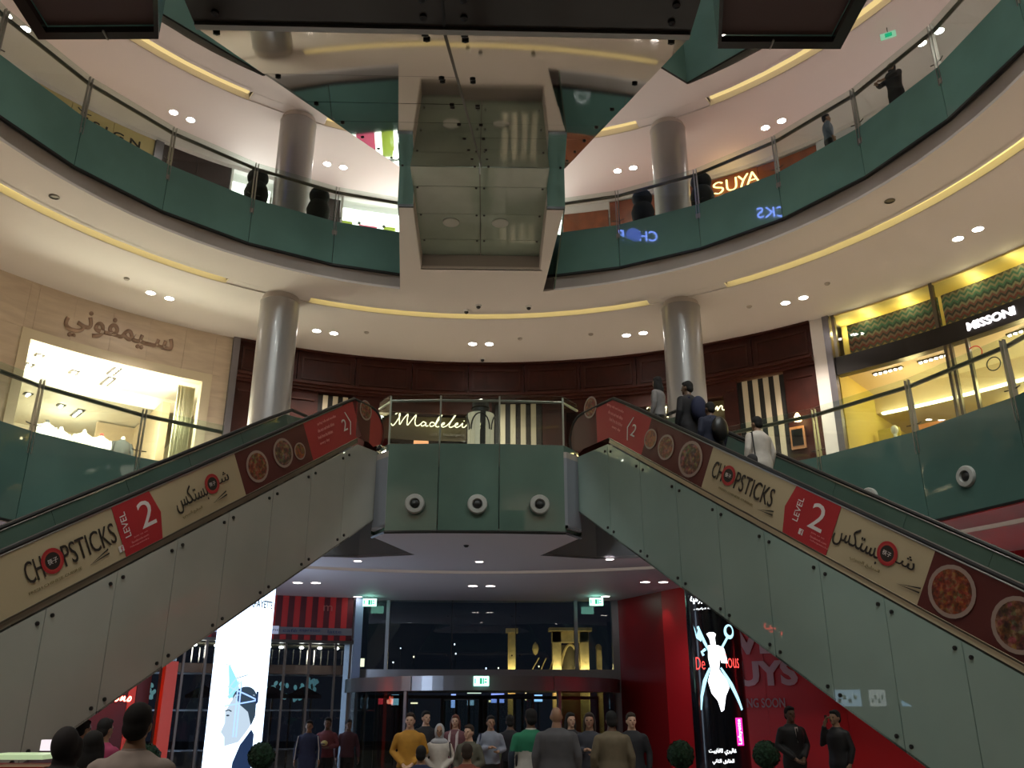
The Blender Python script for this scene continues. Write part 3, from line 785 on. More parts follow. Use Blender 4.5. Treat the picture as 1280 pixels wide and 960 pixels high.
    js = [j for j in js if j > s_low - .2] + [s_low - 1.2]
    mcl = clad if side < 0 else clad_r
    for a, b_ in zip(js, js[1:]):
        ss = [b_ + .006, a - .006]
        if a > s_b and b_ < s_b: ss = [b_ + .006, s_b + .03, a - .006]
        bot = [esc_pt(side, s, 0, zc_bot(s)) for s in ss]; top = [esc_pt(side, s, 0, max(zc_top(s), zc_bot(s) + .1)) for s in ss]
        pts = bot + list(reversed(top))
        MB().prism(pts, nrm * -.02).obj('cladding_panel', mcl, t)
        pts = [p - nrm * ESC_W for p in pts]
        MB().prism(pts, nrm * .02).obj('outer_cladding_panel', mcl, t)
        if a < 0:
            for ds in (-.09, .09):
                for z in (zc_top(a + ds) - .12, zc_bot(a + ds) + .12):
                    if z > .2: fit(esc_pt(side, a + ds, -.004, z), t, nrm)
        q = [esc_pt(side, b_ + .004, 0, zc_bot(b_)), esc_pt(side, a - .004, 0, zc_bot(a)), esc_pt(side, a - .004, ESC_W, zc_bot(a)), esc_pt(side, b_ + .004, ESC_W, zc_bot(b_))]
        MB().prism(q, (0, 0, .03)).obj('underside_panel', darkglass, t)
    # trim between banner and cladding
    ul = u_of(s_low, 0)
    sheet(ul, -.0, -.10, -.012, cream if side > 0 else mat('dull_trim', (.25, .21, .16), .4), 'skirt_trim', .012, .03)
    sheet(ul, -.0, -.025, -.004, rail_m, 'trim_line', -.02, .01)
    # outer glass balustrade
    jo = [u_of(s_low, .35) + k * ((-u_of(s_low, .35)) / 9) for k in range(10)]
    for u0, u1 in zip(jo, jo[1:]): sheet(u0 + .004, u1 - .004, -.05, .68, teal_lt, 'balustrade_glass', ESC_W - .05, .015)
    k = [esc_pt(side, s_b + .42 + .42 * sin(a), ESC_W - .05, T - .44 + .42 * cos(a)) for a in [radians(x) for x in (0, 20, 40, 60, 80, 100, 120, 140)]]
    MB().prism([esc_pt(side, s_b, ESC_W - .05, zb), uv(0, .68, ESC_W - .05)] + k + [esc_pt(side, s_b + .4, ESC_W - .05, zb)], nrm * -.015).obj('balustrade_glass', teal_lt, t)
    # handrails and skirts
    for off, nm in ((-.0, 'handrail'), (ESC_W - .04, 'handrail')):
        path = [uv(u_of(s_low, .7), .73, off)] + [uv(u, .73, off) for u in (-8, -4, -1.2, -.6)] + [esc_pt(side, s_t + .02, off, T + .025), esc_pt(side, s_t + .4, off, T + .03)]
        e = .50 if side < 0 else .55
        path += [esc_pt(side, e - .42 + .44 * sin(a), off, T - .42 + .45 * cos(a)) for a in [radians(x) for x in (0, 20, 40, 60, 80, 100, 120, 140)]]
        pl = [uv(u_of(s_low, .7), .73, off), esc_pt(side, s_low - .25, off, .86), esc_pt(side, s_low - 1.1, off, .84), esc_pt(side, s_low - 1.45, off, .62), esc_pt(side, s_low - 1.35, off, .25)]
        MB().tube(list(reversed(pl)) + path[1:], .034, 8).obj(nm, rubber, t, True)
        path = [uv(u, .695, off - .012) for u in (u_of(s_low, .7), -8, -4, -1.2)] + [uv(-.25, .695, off - .012)]
        MB().tube(path, .013, 6).obj('rail_trim', steel, t)
    # steps
    for k in range(26):
        s = s_low + .2 + .41 * k
        if s > s_t: break
        z = T - .98 + (s - s_t) * tan(TH)
        b = MB(); c = [esc_pt(side, s - .2, .25, z), esc_pt(side, s + .2, .25, z), esc_pt(side, s + .2, ESC_W - .25, z), esc_pt(side, s - .2, ESC_W - .25, z)]
        b.prism(c, (0, 0, -.25)); b.obj('step', dsteel, t)
    b = MB()
    c = [esc_pt(side, s_t, .12, Z_F1 - .02), esc_pt(side, 1.6, .12, Z_F1 - .02), esc_pt(side, 1.6, ESC_W - .1, Z_F1 - .02), esc_pt(side, s_t, ESC_W - .1, Z_F1 - .02)]
    b.prism(c, (0, 0, .03)); b.obj('comb_plate', steel, t)
    c = [esc_pt(side, s_low - 1.6, .12, Z_F0), esc_pt(side, s_low, .12, Z_F0), esc_pt(side, s_low, ESC_W - .1, Z_F0), esc_pt(side, s_low - 1.6, ESC_W - .1, Z_F0)]
    MB().prism(c, (0, 0, .02)).obj('comb_plate', steel, t)
    return t
EL = esc(-1, 7.22, -.52, 'left lower escalator with a cream and red restaurant banner and grey glass cladding')
ER = esc(1, 7.14, -.97, 'right lower escalator carrying people, with a cream and red restaurant banner and green glass cladding')
# =================================================================== CEILING FITTINGS AND LIGHTS
ORD = ['first', 'second', 'third', 'fourth', 'fifth', 'sixth', 'seventh', 'eighth', 'ninth', 'tenth', 'eleventh', 'twelfth']
trim_d = MB().lathe([(.10, -.012), (.115, -.012), (.12, 0), (.12, .02)], n=20, caps=False).mesh('trim_ring', white, True)
lens_d = MB().lathe([(.098, .004), (.098, -.004), (1e-4, -.010)], n=20).mesh('lens', lens_e, True)
lens_d0 = MB().lathe([(.098, .004), (.098, -.004), (1e-4, -.010)], n=20).mesh('lens', lens_c, True)
def downlight(p, label, group, ld, k=1.):
    t = thing('downlight', label, 'ceiling light', p, 0, group)
    a = link('trim_ring', trim_d, t); a.matrix_parent_inverse.identity(); a.scale = (k, k, 1)
    a = link('lens', ld, t); a.matrix_parent_inverse.identity(); a.scale = (k, k, 1)
    return t
def dl_ring(z, R, a0, step, n, where, ld, watts, col, k=1., spot=105, da=1.1, vis=6):
    for i in range(n):
        a = a0 - step * i
        for s in (1, -1):
            lab = '%s downlight of the %s pair from the left, %s' % ('left' if s > 0 else 'right', ORD[i] if i < 12 else 'last', where)
            if i < vis: downlight(P(a + da * s, R, z - .03), lab, 'paired downlights, ' + where, ld, k)
        L = light('spot', 'SPOT', P(a, R, z - .10), watts, col, .12, spot, .9)
dl_ring(Z_C1, 12.77, 129.9, 20.3, 17, 'first floor gallery ceiling', lens_d, K_L1, (1, .88, .76), 1.15)
dl_ring(Z_C2, 12.9, 150.8, 20.4, 17, 'second floor gallery ceiling', lens_d, K_L2, (1, .84, .76), 1.15, vis=8)
dl_ring(Z_C0, 13.1, 130.4, 20.4, 9, 'ceiling over the ground floor', lens_c, K_L0, (1, .80, .85), 1.3, da=1.0, vis=6) if False else None
for i, (x, y) in enumerate([(-8.6, 21.4), (-4.5, 23.9), (.14, 24.4), (4.7, 23.5), (9.2, 20.9), (12, 15.5)]):
    for s in (-1, 1):
        downlight((x + .24 * s, y, Z_C0 - .03), '%s warm round downlight of the %s pair from the left in the ground floor ceiling' % ('left' if s < 0 else 'right', ORD[i]), 'paired downlights of the ground floor ceiling', lens_d0, 1.3)
    light('spot', 'SPOT', (x, y, Z_C0 - .1), K_L0, (.84, .80, .98), .12, 110, .9)
for i, (x, y) in enumerate([(-2.69, 20.43), (.1, 20.46), (3.06, 20.03)]):
    downlight((x, y, Z_C0 - .0), 'single small downlight %s in the ceiling behind the glass bay' % ('on the left', 'in the middle', 'on the right')[i], 'single downlights behind the bay', lens_d0, .95)
for i, (x, y) in enumerate([(-3.56, 26.9), (3.81, 26.6)]):
    downlight((x, y, Z_C0 - .03), 'single downlight beside the %s hanging exit sign' % ('left', 'right')[i], 'downlights beside the exit signs', lens_d0, 1.3)

for k in range(8): light('added_roof_spot', 'SPOT', (CX + 6 * cos(k * pi / 4 + .4), CY + 6 * sin(k * pi / 4 + .4), 28.2), 420, (1, .9, .8), .15, 100, .9)  # added unseen spots under the roof to brighten the void
for i, a in enumerate((-150, -125, -102, -78, -55, -30)):  # added unseen fill lamps that brighten the teal glass and cladding
    p = P(a, 9.2, 18.1); d = Vector((CX * .5 + .4 * (p.x), CY + 3.5, 4.5)) - p
    L = light('flood', 'SPOT', p, K_FILL_FLOOD, (.93, 1, .96), .35, 75, .9); L.rotation_euler = d.to_track_quat('-Z', 'Y').to_euler()
    t = thing('added_flood_lamp', 'added black flood lamp on the unseen near edge of the third floor, %s' % ORD[i], 'lamp', p, 0, 'added flood lamps on the third floor edge')
    M3 = d.to_track_quat('-Z', 'Y').to_matrix(); MB().lathe([(.16, .0), (.18, .05), (.14, .3), (.05, .34)], p, 18, M3).obj('housing', black, t, True)
    MB().tube([p, P(a, 9.6, 18.1)], .03, 6).obj('bracket', black, t)
# dome cameras and detectors
def cam_dome(p, label, group='dome cameras on the first floor ceiling'):
    t = thing('dome_camera', label, 'camera', p, 0, group)
    MB().lathe([(.085, .0), (.085, -.03), (.06, -.045)], p, 16).obj('mount', white, t, True)
    MB().lathe([(.06, -.04), (.055, -.075), (.03, -.10), (1e-4, -.105)], p, 16).obj('dome', black, t, True)
cam_dome((-.35, 21.68, Z_C1), 'black dome camera left of centre before the curved cove light')
cam_dome((-.02, 21.35, Z_C1), 'black dome camera in the centre before the curved cove light')
cam_dome((1.33, 21.38, Z_C1), 'black dome camera right of centre before the curved cove light')
cam_dome((.08, 25.06, Z_C1 - .03), 'black dome camera close to the dark wood shop front')
cam_dome((-.15, 17.9, Z_C0 - .02), 'black dome camera under the glass bay', 'dome cameras under the bay')
for i, (x, y, z, l) in enumerate([(-8.94, 16.31, Z_C1, 'left over the curved balustrade'), (8.77, 15.96, Z_C1, 'right over the curved balustrade')]):
    t = thing('ceiling_speaker', 'small dark round ceiling speaker %s' % l, 'speaker', (x, y, z), 0, 'small ceiling speakers')
    MB().lathe([(.11, 0), (.11, -.01), (.085, -.02), (.08, -.005), (1e-4, -.004)], (x, y, z), 18).obj('grille', dsteel, t, True)
for i, a in enumerate((134.5, 114.0, 104.5, 84.0, 74.5, 63.5, 53.7, 43.9)):
    o = MB().lathe([(.07, 0), (.07, -.02), (.045, -.045), (1e-4, -.05)], P(a, 12.4, Z_C1 - .03), 16).obj('smoke_detector', mat('detector_beige', (.45, .40, .35), .5), None, True)
    tag(o, 'small round smoke detector, %s from the left, on the first floor ceiling' % ORD[i], 'detector', 'smoke detectors on the first floor ceiling')

# =================================================================== FIRST FLOOR: MARBLE SHOP (LEFT)
def cyl_text(s, a, z, R, H, m, parent, W=None, ext=.02, xs=1., name='lettering', off=0., spread=True):
    me = text_mesh(s, .5, 0, 1, 0, off)
    xx = [v.co.x for v in me.vertices]; yy = [v.co.y for v in me.vertices]
    cx = (min(xx) + max(xx)) / 2; cy = (min(yy) + max(yy)) / 2
    fy = H / (max(yy) - min(yy)); fx = W / (max(xx) - min(xx)) if W else fy
    bm = bmesh.new(); bm.from_mesh(me)
    g = bmesh.ops.extrude_face_region(bm, geom=bm.faces[:]); ev = [v for v in g['geom'] if isinstance(v, bmesh.types.BMVert)]
    for v in bm.verts: v.co.z = 0.
    for v in ev: v.co.z = ext
    for v in bm.verts:
        x = (v.co.x - cx) * fx; zz = z + (v.co.y - cy) * fy; d = v.co.z
        p = P(a - math.degrees(x / R), R - d, zz); v.co = p
    bmesh.ops.recalc_face_normals(bm, faces=bm.faces)
    bm.to_mesh(me); bm.free(); me.materials.clear(); me.materials.append(m)
    return link(name, me, parent)
def script_text(strokes, a, z, R, W, H, m, parent, r=.02, lift=.08, shear=0.):
    """strokes in unit box (x 0..1, y 0..1) wrapped on the wall as neon tubes"""
    for st in strokes:
        pts = smooth_path([(x, y, 0) for x, y in st], 5)
        MB().tube([P(a - math.degrees(((p.x - .5) * W + shear * p.y * H) / R), R - lift, z + (p.y - .5) * H) for p in pts], r, 6).obj('neon_tube', m, parent, True)
WL = struct('wall_left')
aE = [119.25] + [121.1] + [124.5, 128.4, 132.3, 136.2, 139.9] + [140.8] + [145.5, 150.5, 155.5, 160.5, 165.5, 170.5, 175.5, 180.5]
for a0, a1 in zip(aE, aE[1:]):
    for z0, z1 in ((Z_F1, 7.45), (7.45, 9.0), (9.0, 10.52), (10.52, Z_C1 + .04)):
        if a0 >= 121.0 and a1 <= 140.85 and z1 < 10.6: continue
        MB().arc(R_W, R_W + .1, a0 + .008, a1 - .008, z0 + .002, z1 - .002, 2).obj('marble_panel', marble_w, WL)
MB().arc(R_W + .06, R_W + .12, 119.3, 180, Z_F1, Z_C1).obj('joint_backing', mat('joint_shadow', (.20, .16, .12), .7), WL) if False else None
fr = thing('shop_window_frame', 'cream stone frame around the wide bright shirt shop window', 'window frame', P(131, R_W, Z_F1))
MB().arc(R_W - .04, R_W + .3, 139.9, 140.85, Z_F1, 10.52, 1).obj('jamb', cream, fr)
MB().arc(R_W - .04, R_W + .3, 121.1, 122.1, Z_F1, 10.52, 1).obj('jamb', cream, fr)
MB().arc(R_W - .04, R_W + .3, 122.1, 139.9, 10.26, 10.52).obj('lintel', cream, fr)
sg = thing('wall_lettering', 'bronze arabic lettering on the beige marble above the shirt shop window', 'sign', P(131.4, R_W, 11))
cyl_text(arabic('سـيمفوني'), 131.4, 11.06, R_W, .86, mat('bronze_letters', (.36, .24, .17), .4, .3), sg, W=2.85, ext=.03, off=.012)
# interior
I = thing('shop_interior', 'bright white and beige interior of the shirt shop on the first floor', 'shop interior', P(131, 17, Z_F1))
MB().arc(R_W + .1, 21.5, 120.2, 143, Z_F1 + .0, Z_F1 + .02).obj('shop_floor', floor_m, I)
MB().arc(R_W + .3, 17.3, 120.2, 143, 10.55, 10.6).obj('ceiling_panel', store_ce, I)
MB().arc(17.3, 21.5, 120.2, 143, 10.15, 10.2).obj('ceiling_panel', mat('beige_shop_ceiling', (.60, .50, .38), .6), I)
MB().arc(17.28, 17.32, 120.2, 143, 10.15, 10.6).obj('ceiling_step', store_ce, I)
MB().arc(21.4, 21.5, 120.2, 143, Z_F1, 10.6).obj('back_wall', mat('shop_back_wall', (.55, .45, .33), .6), I)
MB().arc(R_W + .3, 21.5, 120.0, 120.2, Z_F1, 10.6, 1).obj('side_wall', cream, I)
MB().arc(R_W + .3, 21.5, 143, 143.2, Z_F1, 10.6, 1).obj('side_wall', mat('yellow_side_wall', (.85, .74, .40), .6), I)
MB().arc(16.2, 19.5, 123.4, 124.2, Z_F1, 10.1, 1).obj('partition', mat('tan_partition', (.42, .30, .19), .6), I)
MB().arc(19.4, 19.5, 124.2, 127.5, Z_F1, 10.1, 1).obj('partition', mat('tan_partition', (.42, .30, .19), .6), I)
b = MB(); n = 60
cv = []
for i in range(n + 1):
    a = 122.2 + 1.9 * i / n; r = R_W + .55 + .07 * sin(i * 1.15) + .03 * sin(i * 2.9); cv.append((a, r))
b.add([P(a, r, z) for z in (Z_F1, 10.24) for a, r in cv] + [P(a, r + .02, z) for z in (Z_F1, 10.24) for a, r in cv],
      [(i, i + 1, n + 1 + i + 1, n + 1 + i) for i in range(n)] + [(2 * n + 2 + i, 2 * n + 3 + i, 3 * n + 4 + i, 3 * n + 3 + i) for i in range(n)])
tag(b.obj('curtain', mat('ivory_curtain', (.80, .72, .50), .8), None, True), 'ivory pleated curtain hanging at the right end of the shirt shop window', 'curtain')
for i, (a, r, k) in enumerate([(136.6, 16.0, 1), (136.3, 16.9, 1), (132.6, 16.6, 0), (129.8, 15.7, 2), (129.3, 16.7, 2), (134.6, 18.2, 1), (131.4, 18.6, 1), (129.6, 19.0, 2)]):
    z = 10.55 if r < 17.3 else 10.15
    t = thing('spotlight_tray', 'dark recessed ceiling spotlight tray, %s in the shirt shop' % ('front left', 'second left', 'small centre front', 'long front right', 'second right', 'back left', 'back centre', 'back right')[i], 'ceiling light', P(a, r, z), 0, 'spotlight trays in the shirt shop ceiling')
    Mx = Matrix.Rotation(radians(a), 3, 'Z')
    MB().box(P(a, r, z - .02), ((.30, .22, .8)[k] if k else .3, .22, .03), Mx).obj('tray', dsteel, t)
    for q in ((-.08, .08) if k != 2 else (-.3, -.1, .1, .3)):
        MB().lathe([(.035, 0), (.035, -.03), (1e-4, -.035)], P(a, r + q, z - .035), 12).obj('lamp_head', lens_e, t, True)
# shirt busts
def bust(a, R, z, label, m, m2=None):
    t = thing('mannequin_torso', label, 'mannequin', P(a, R, Z_F1), 0, 'shirt busts in the bright shop window')
    c = P(a, R, 0); Mx = Matrix.Rotation(radians(a + 90), 3, 'Z')
    def ring(zz, rx, ry, n=18): return [Mx @ Vector((rx * cos(2 * pi * k / n), ry * sin(2 * pi * k / n), 0)) + Vector((c.x, c.y, z + zz)) for k in range(n)]
    R_ = [ring(*q) for q in ((-.72, .17, .11), (-.5, .19, .12), (-.25, .23, .13), (-.08, .24, .12), (-.02, .19, .09), (.02, .085, .07), (.05, .07, .06))]
    b = MB(); vs = [v for r in R_ for v in r]; n = 18
    b.add(vs, [(i * n + k, i * n + (k + 1) % n, (i + 1) * n + (k + 1) % n, (i + 1) * n + k) for i in range(len(R_) - 1) for k in range(n)] + [tuple(range(n))[::-1]])
    b.obj('shirt_body', m, t, True)
    for s in (-1, 1):
        w = [Mx @ Vector(q) + Vector((c.x, c.y, z)) for q in ((s * .20, 0, -.06), (s * .27, .0, -.20), (s * .30, .02, -.40))]
        MB().tube(w, [.07, .065, .055], 10).obj('sleeve', m, t, True)
    MB().lathe([(.055, .04), (.05, .11), (.035, .13), (1e-4, .135)], (c.x, c.y, z), 14).obj('neck_block', m2 or white, t, True)
    MB().tube([(c.x, c.y, Z_F1 + .03), (c.x, c.y, z - .7)], .025, 8).obj('stand_pole', steel, t)
    MB().lathe([(.2, 0), (.2, .02), (.03, .03)], (c.x, c.y, Z_F1 + .01), 18).obj('stand_base', steel, t)
sh_w = mat('white_shirt_fabric', (.80, .78, .74), .8); sh_d = mat('charcoal_shirt_fabric', (.035, .035, .035), .8)
bust(134.2, 16.5, 8.86, 'bust in a white shirt with dark bow, leftmost in the shirt shop', sh_w, sh_d)
bust(132.8, 16.6, 8.78, 'bust in a plain white shirt, second from the left in the shirt shop', sh_w)
bust(130.8, 16.5, 8.80, 'bust in a cream shirt, third from the left in the shirt shop', mat('cream_shirt', (.75, .68, .5), .8))
bust(129.2, 16.5, 8.78, 'bust in a white shirt beside the red pocket square, fourth from the left', sh_w, red_d)
bust(127.2, 16.5, 8.80, 'bust in a charcoal shirt, rightmost in the shirt shop', sh_d)
for a, r, e in ((124.9, R_W + .22, 45), (126.5, 15.6, 150), (131, 15.6, 190), (136.5, 15.6, 190), (130.5, 19.2, 130)):  # first lamp is added to brighten the curtain from the front
    light('lamp', 'POINT', P(a, r, 9.2), e, (1, .93, .76), .25)
pan = MB().arc(R_W + .12, R_W + .14, 122.2, 139.8, Z_F1, 10.25).obj('window_pane', shopglass, fr)
# dark steel jamb between marble and wood
MB().arc(R_W - .12, R_W + .1, 118.5, 119.25, Z_F1, Z_C1, 1).obj('trim_1', mat('grey_metal_jamb', (.20, .19, .21), .35, .6))['kind'] = 'structure'

# =================================================================== FIRST FLOOR: WOOD CAFE FRONT (CENTRE)
WB = struct('wall_back')
k0, k1, nn = 118.5, 49.6, 10
for i in range(nn):
    a0 = k0 + (k1 - k0) * i / nn; a1 = k0 + (k1 - k0) * (i + 1) / nn
    MB().arc(R_W, R_W + .1, a1 + .04, a0 - .04, 10.62, Z_C1 + .05).obj('wood_panel', wood, WB)
    for r0, q0, q1, z0, z1 in ((R_W - .03, a1 + .5, a0 - .5, 10.85, 10.91), (R_W - .03, a1 + .5, a0 - .5, 11.50, 11.56)):
        MB().arc(r0, R_W, q0, q1, z0, z1).obj('panel_moulding', wood2, WB)
    for q in (a1 + .5, a0 - .7): MB().arc(R_W - .03, R_W, q, q + .2, 10.91, 11.50, 1).obj('panel_moulding', wood2, WB)
for r, z0, z1 in ((.24, 10.66, 10.74), (.17, 10.58, 10.66), (.10, 10.50, 10.58), (.12, 11.72, 11.80)):
    MB().arc(R_W - r, R_W + .1, k1, k0, z0, z1).obj('cornice', wood2, WB)
def pil(a0, a1):
    MB().arc(R_W - .02, R_W + .15, a0, a1, Z_F1, 10.5).obj('wood_pilaster', wood, WB)
    if a1 - a0 > 1.5:
        for q0, q1, z0, z1 in ((a0 + .4, a1 - .4, 7.0, 7.05), (a0 + .4, a1 - .4, 10.2, 10.25)): MB().arc(R_W - .05, R_W - .02, q0, q1, z0, z1).obj('panel_moulding', wood2, WB)
for a0, a1 in ((108.9, 118.5), (103.2, 104.8), (79.0, 81.8), (71.0, 72.0), (58.6, 60.2), (49.6, 53.2)): pil(a0, a1)
for a0, a1 in ((88.0, 103.2), (60.2, 71.0), (72, 79)):
    MB().arc(R_W - .02, R_W + .1, a0, a1, 10.1, 10.5).obj('wood_lintel', wood, WB)
# striped drapes
ivory = mat('ivory_stripe', (.62, .55, .40), .7); blk = mat('black_stripe', (.012, .011, .010), .7)
def stripes(a0, a1, label, n=4):
    t = thing('striped_drape', label, 'drape', P((a0 + a1) / 2, R_W, Z_F1), 0, 'black and ivory striped drapes of the cafe front')
    w = (a1 - a0) / (2 * n + 1)
    for i in range(2 * n + 1):
        MB().arc(R_W + (.02 if i % 2 else .05), R_W + .1, a0 + w * i, a0 + w * (i + 1), 7.6, 10.44, 2).obj('stripe', ivory if i % 2 else blk, t)
stripes(82.0, 87.6, 'tall black and ivory striped drape right of the round vitrine')
stripes(53.2, 58.6, 'tall black and ivory striped drape behind the white bloused woman')
stripes(104.8, 108.9, 'tall black and ivory striped drape beside the left column, mostly hidden', 3)
# dark interior with counters
C1 = thing('cafe_interior', 'dark cafe interior behind the wood front on the first floor', 'shop interior', P(85, 17, Z_F1))
MB().arc(19.2, 19.3, 49, 119, Z_F1, 10.6).obj('back_wall', wood, C1)
MB().arc(R_W + .1, 19.3, 49, 119, 10.55, 10.6).obj('ceiling_panel', darkpl, C1)
MB().arc(R_W + .35, R_W + .40, 88, 103.2, 9.35, 10.1).obj('sign_board', mat('dark_olive_board', (.06, .045, .02), .5), C1)
MB().arc(R_W + .35, R_W + .40, 60.2, 72, 9.35, 10.1).obj('sign_board', mat('dark_olive_board', (.06, .045, .02), .5), C1)
MB().arc(16.4, 16.9, 89, 102, Z_F1, 7.5).obj('counter', wood, C1)
MAD = [[(.0, .15), (.02, .02), (.05, .25), (.09, .75), (.075, .95), (.04, .80)], [(.08, .85), (.085, .4), (.09, .12), (.13, .55), (.17, .85), (.165, .45), (.17, .1), (.22, .55), (.255, .82), (.245, .4), (.255, .12), (.28, .10), (.31, .25)],
       [(.355, .32), (.33, .38), (.31, .22), (.32, .08), (.35, .18), (.36, .32), (.36, .10), (.385, .12)], [(.45, .30), (.42, .38), (.40, .22), (.41, .08), (.45, .2), (.48, .6), (.52, .95), (.535, 1.0), (.52, .85), (.48, .45), (.46, .15), (.48, .06), (.51, .14)],
       [(.51, .16), (.545, .26), (.55, .36), (.53, .32), (.52, .16), (.54, .06), (.575, .16)], [(.575, .16), (.62, .5), (.66, .92), (.675, 1.0), (.66, .85), (.615, .4), (.60, .12), (.62, .06), (.65, .15)],
       [(.65, .16), (.685, .26), (.69, .36), (.67, .32), (.66, .16), (.68, .06), (.715, .18)], [(.715, .18), (.74, .36), (.735, .12), (.755, .07), (.775, .18)], [(.752, .50), (.758, .54)],
       [(.775, .18), (.80, .36), (.80, .10), (.83, .34), (.85, .34), (.85, .12), (.87, .07), (.89, .16)], [(.89, .16), (.925, .26), (.93, .36), (.905, .32), (.895, .16), (.92, .05), (.97, .10), (1.0, .2)]]
for a, lab in ((94.3, 'pale yellow script neon sign left of the round vitrine'), (64.4, 'pale yellow script neon sign behind the escalator riders, mostly hidden')):
    t = thing('neon_sign', lab, 'sign', P(a, R_W, 9.9), 0)
    script_text(MAD, a, 9.94, R_W + .25, 2.95 if a > 80 else 2.75, .46, neon_y, t, .015)
    cyl_text('café & boulangerie', a - 1.0, 9.53, R_W + .3, .13, mat('dim_letters', (.16, .15, .13), .5), t, ext=.01)
    light('neon_glow', 'POINT', P(a, R_W - .2, 9.9), 5, (1, .85, .4), .3)
# lit shelf, monitor
t = thing('display_shelf', 'small orange lit shelf behind the glass bay, under the left neon sign', 'shelf', P(96.3, 15, 9.3))
MB().arc(14.9, 15.2, 95.5, 97.2, 9.26, 9.50, 2).obj('lit_box', emis('orange_shelf', (1, .42, .18), 1.0), t); MB().arc(14.85, 15.2, 95.4, 97.3, 9.20, 9.24, 2).obj('shelf_board', emis('orange_shelf2', (1, .6, .3), 1.0), t)
t = thing('monitor', 'grey angled menu monitor beside the orange lit shelf', 'monitor', P(95, 15, 9.5)); MB().arc(14.9, 14.95, 93.9, 95.7, 9.50, 9.74, 2).obj('screen', mat('grey_screen', (.35, .33, .32), .3, emit=(.5, .45, .45), es=.15), t)
tag(MB().ell(P(91.3, 15, 9.26), (.05, .05, .05)).obj('table_lamp', emis('white_bulb', (1, .9, .8), 8), None, True), 'tiny bright round lamp left of the round vitrine', 'lamp')
# lamps at right
for i, (a, r, z) in enumerate([(56.7, 15.6, 9.52), (56.3, 15.4, 9.25), (55.2, 15.6, 9.42), (55.1, 15.4, 9.16), (54.3, 15.5, 9.20), (53.5, 15.5, 9.48), (53.4, 15.6, 9.22), (57.6, 15.8, 9.4)]):
    t = thing('pendant_lamp', 'small warm glass pendant lamp in the cafe right of the striped drape, %s of eight' % ORD[i], 'lamp', P(a, r, z), 0, 'warm pendant lamps in the cafe')
    MB().lathe([(.02, .12), (.05, .09), (.075, 0), (.06, -.09), (.03, -.11)], P(a, r, z), 12).obj('shade', warm_e, t, True)
    MB().tube([P(a, r, z + .12), P(a, r, 10.55)], .008, 5).obj('cord', black, t)
light('lamp', 'POINT', P(55.2, 15.2, 9.2), 14, (1, .55, .25), .2)
tag(MB().lathe([(.03, .16), (.11, 0), (.10, -.06), (.0, -.05)], P(51.9, 14.1, 8.98), 14).obj('wall_lamp', warm_e, None, True), 'small warm conical wall lamp above the framed menu board', 'lamp')
t = thing('menu_board', 'small framed chalk menu board on the wood pilaster beside the column of light', 'sign', P(52.3, 14.2, 8.5))
MB().arc(14.24, 14.30, 51.5, 53.1, 8.2, 8.82, 2).obj('frame', mat('frame_wood', (.45, .22, .10), .5), t); MB().arc(14.22, 14.25, 51.7, 52.9, 8.28, 8.74, 2).obj('board', black, t)
# round vitrine on the gallery
t = thing('round_vitrine', 'cream cylindrical vitrine with black arches and dark cap seen through the glass bay', 'cabinet', (.07, 22, Z_F1))
n = 16
for k in range(n):
    a0 = 2 * pi * k / n; pts = [(.07 + .36 * cos(a0 + q), 22 + .36 * sin(a0 + q)) for q in (.02, 2 * pi / n - .02)]
    MB().hexa([(pts[0][0], pts[0][1], Z_F1 + .3), (pts[1][0], pts[1][1], Z_F1 + .3), (pts[1][0], pts[1][1], 8.92), (pts[0][0], pts[0][1], 8.92)],
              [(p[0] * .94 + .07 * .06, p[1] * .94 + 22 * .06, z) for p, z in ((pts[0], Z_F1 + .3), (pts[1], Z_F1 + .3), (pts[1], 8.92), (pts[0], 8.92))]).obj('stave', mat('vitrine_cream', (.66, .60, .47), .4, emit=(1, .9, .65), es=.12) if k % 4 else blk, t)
for k in range(4):
    ac = -pi / 2 + k * pi / 2
    MB().tube([(.07 + .375 * cos(ac + .70 * cos(q)), 22 + .375 * sin(ac + .70 * cos(q)), 8.45 + .42 * sin(q)) for q in [pi * i / 12 for i in range(13)]], .018, 6).obj('arch', black, t, True)
MB().lathe([(.40, 0), (.40, .3), (.37, .32)], (.07, 22, Z_F1), 24).obj('base', black, t, True)
MB().lathe([(.38, 0), (.30, .04), (.22, .06), (.22, .16), (.25, .18), (.22, .22), (.22, .34), (.15, .4), (0.001, .42)], (.07, 22, 8.92), 24).obj('cap', black, t, True)

# =================================================================== FIRST FLOOR: ZIGZAG FABRIC SHOP (RIGHT)
WR = struct('wall_right')
MB().arc(R_W - .05, R_W + .2, 48.15, 49.6, Z_F1, Z_C1, 1).obj('white_jamb', plaster, WR)
MB().arc(R_W - .10, R_W + .1, 47.45, 48.15, Z_F1, Z_C1, 1).obj('metal_jamb', MATS['grey_metal_jamb'], WR)
MI = thing('shopfront', 'glazed shopfront with zigzag fabric panel, black sign band and yellow interior', 'shopfront', P(34, R_W, Z_F1))
for a0, a1 in ((36.7, 46.2), (26.3, 36.3), (15.8, 25.9)):
    b = MB().arc(R_W + .35, R_W + .40, a0, a1, 10.55, 11.52).obj('fabric_panel', zig, MI)
MB().arc(R_W - .02, R_W + .25, 14, 47.4, 10.04, 10.54).obj('sign_band', mat('black_sign_band', (.012, .010, .010), .35), MI)
MB().arc(R_W + .8, R_W + .85, 14, 47.4, 10.5, 11.85).obj('upper_back', mat('yellow_cove_wall', (.80, .66, .25), .6), MI)
MB().arc(R_W - .02, R_W + .85, 14, 47.4, 11.72, 11.76).obj('upper_ceiling', MATS['yellow_cove_wall'], MI)
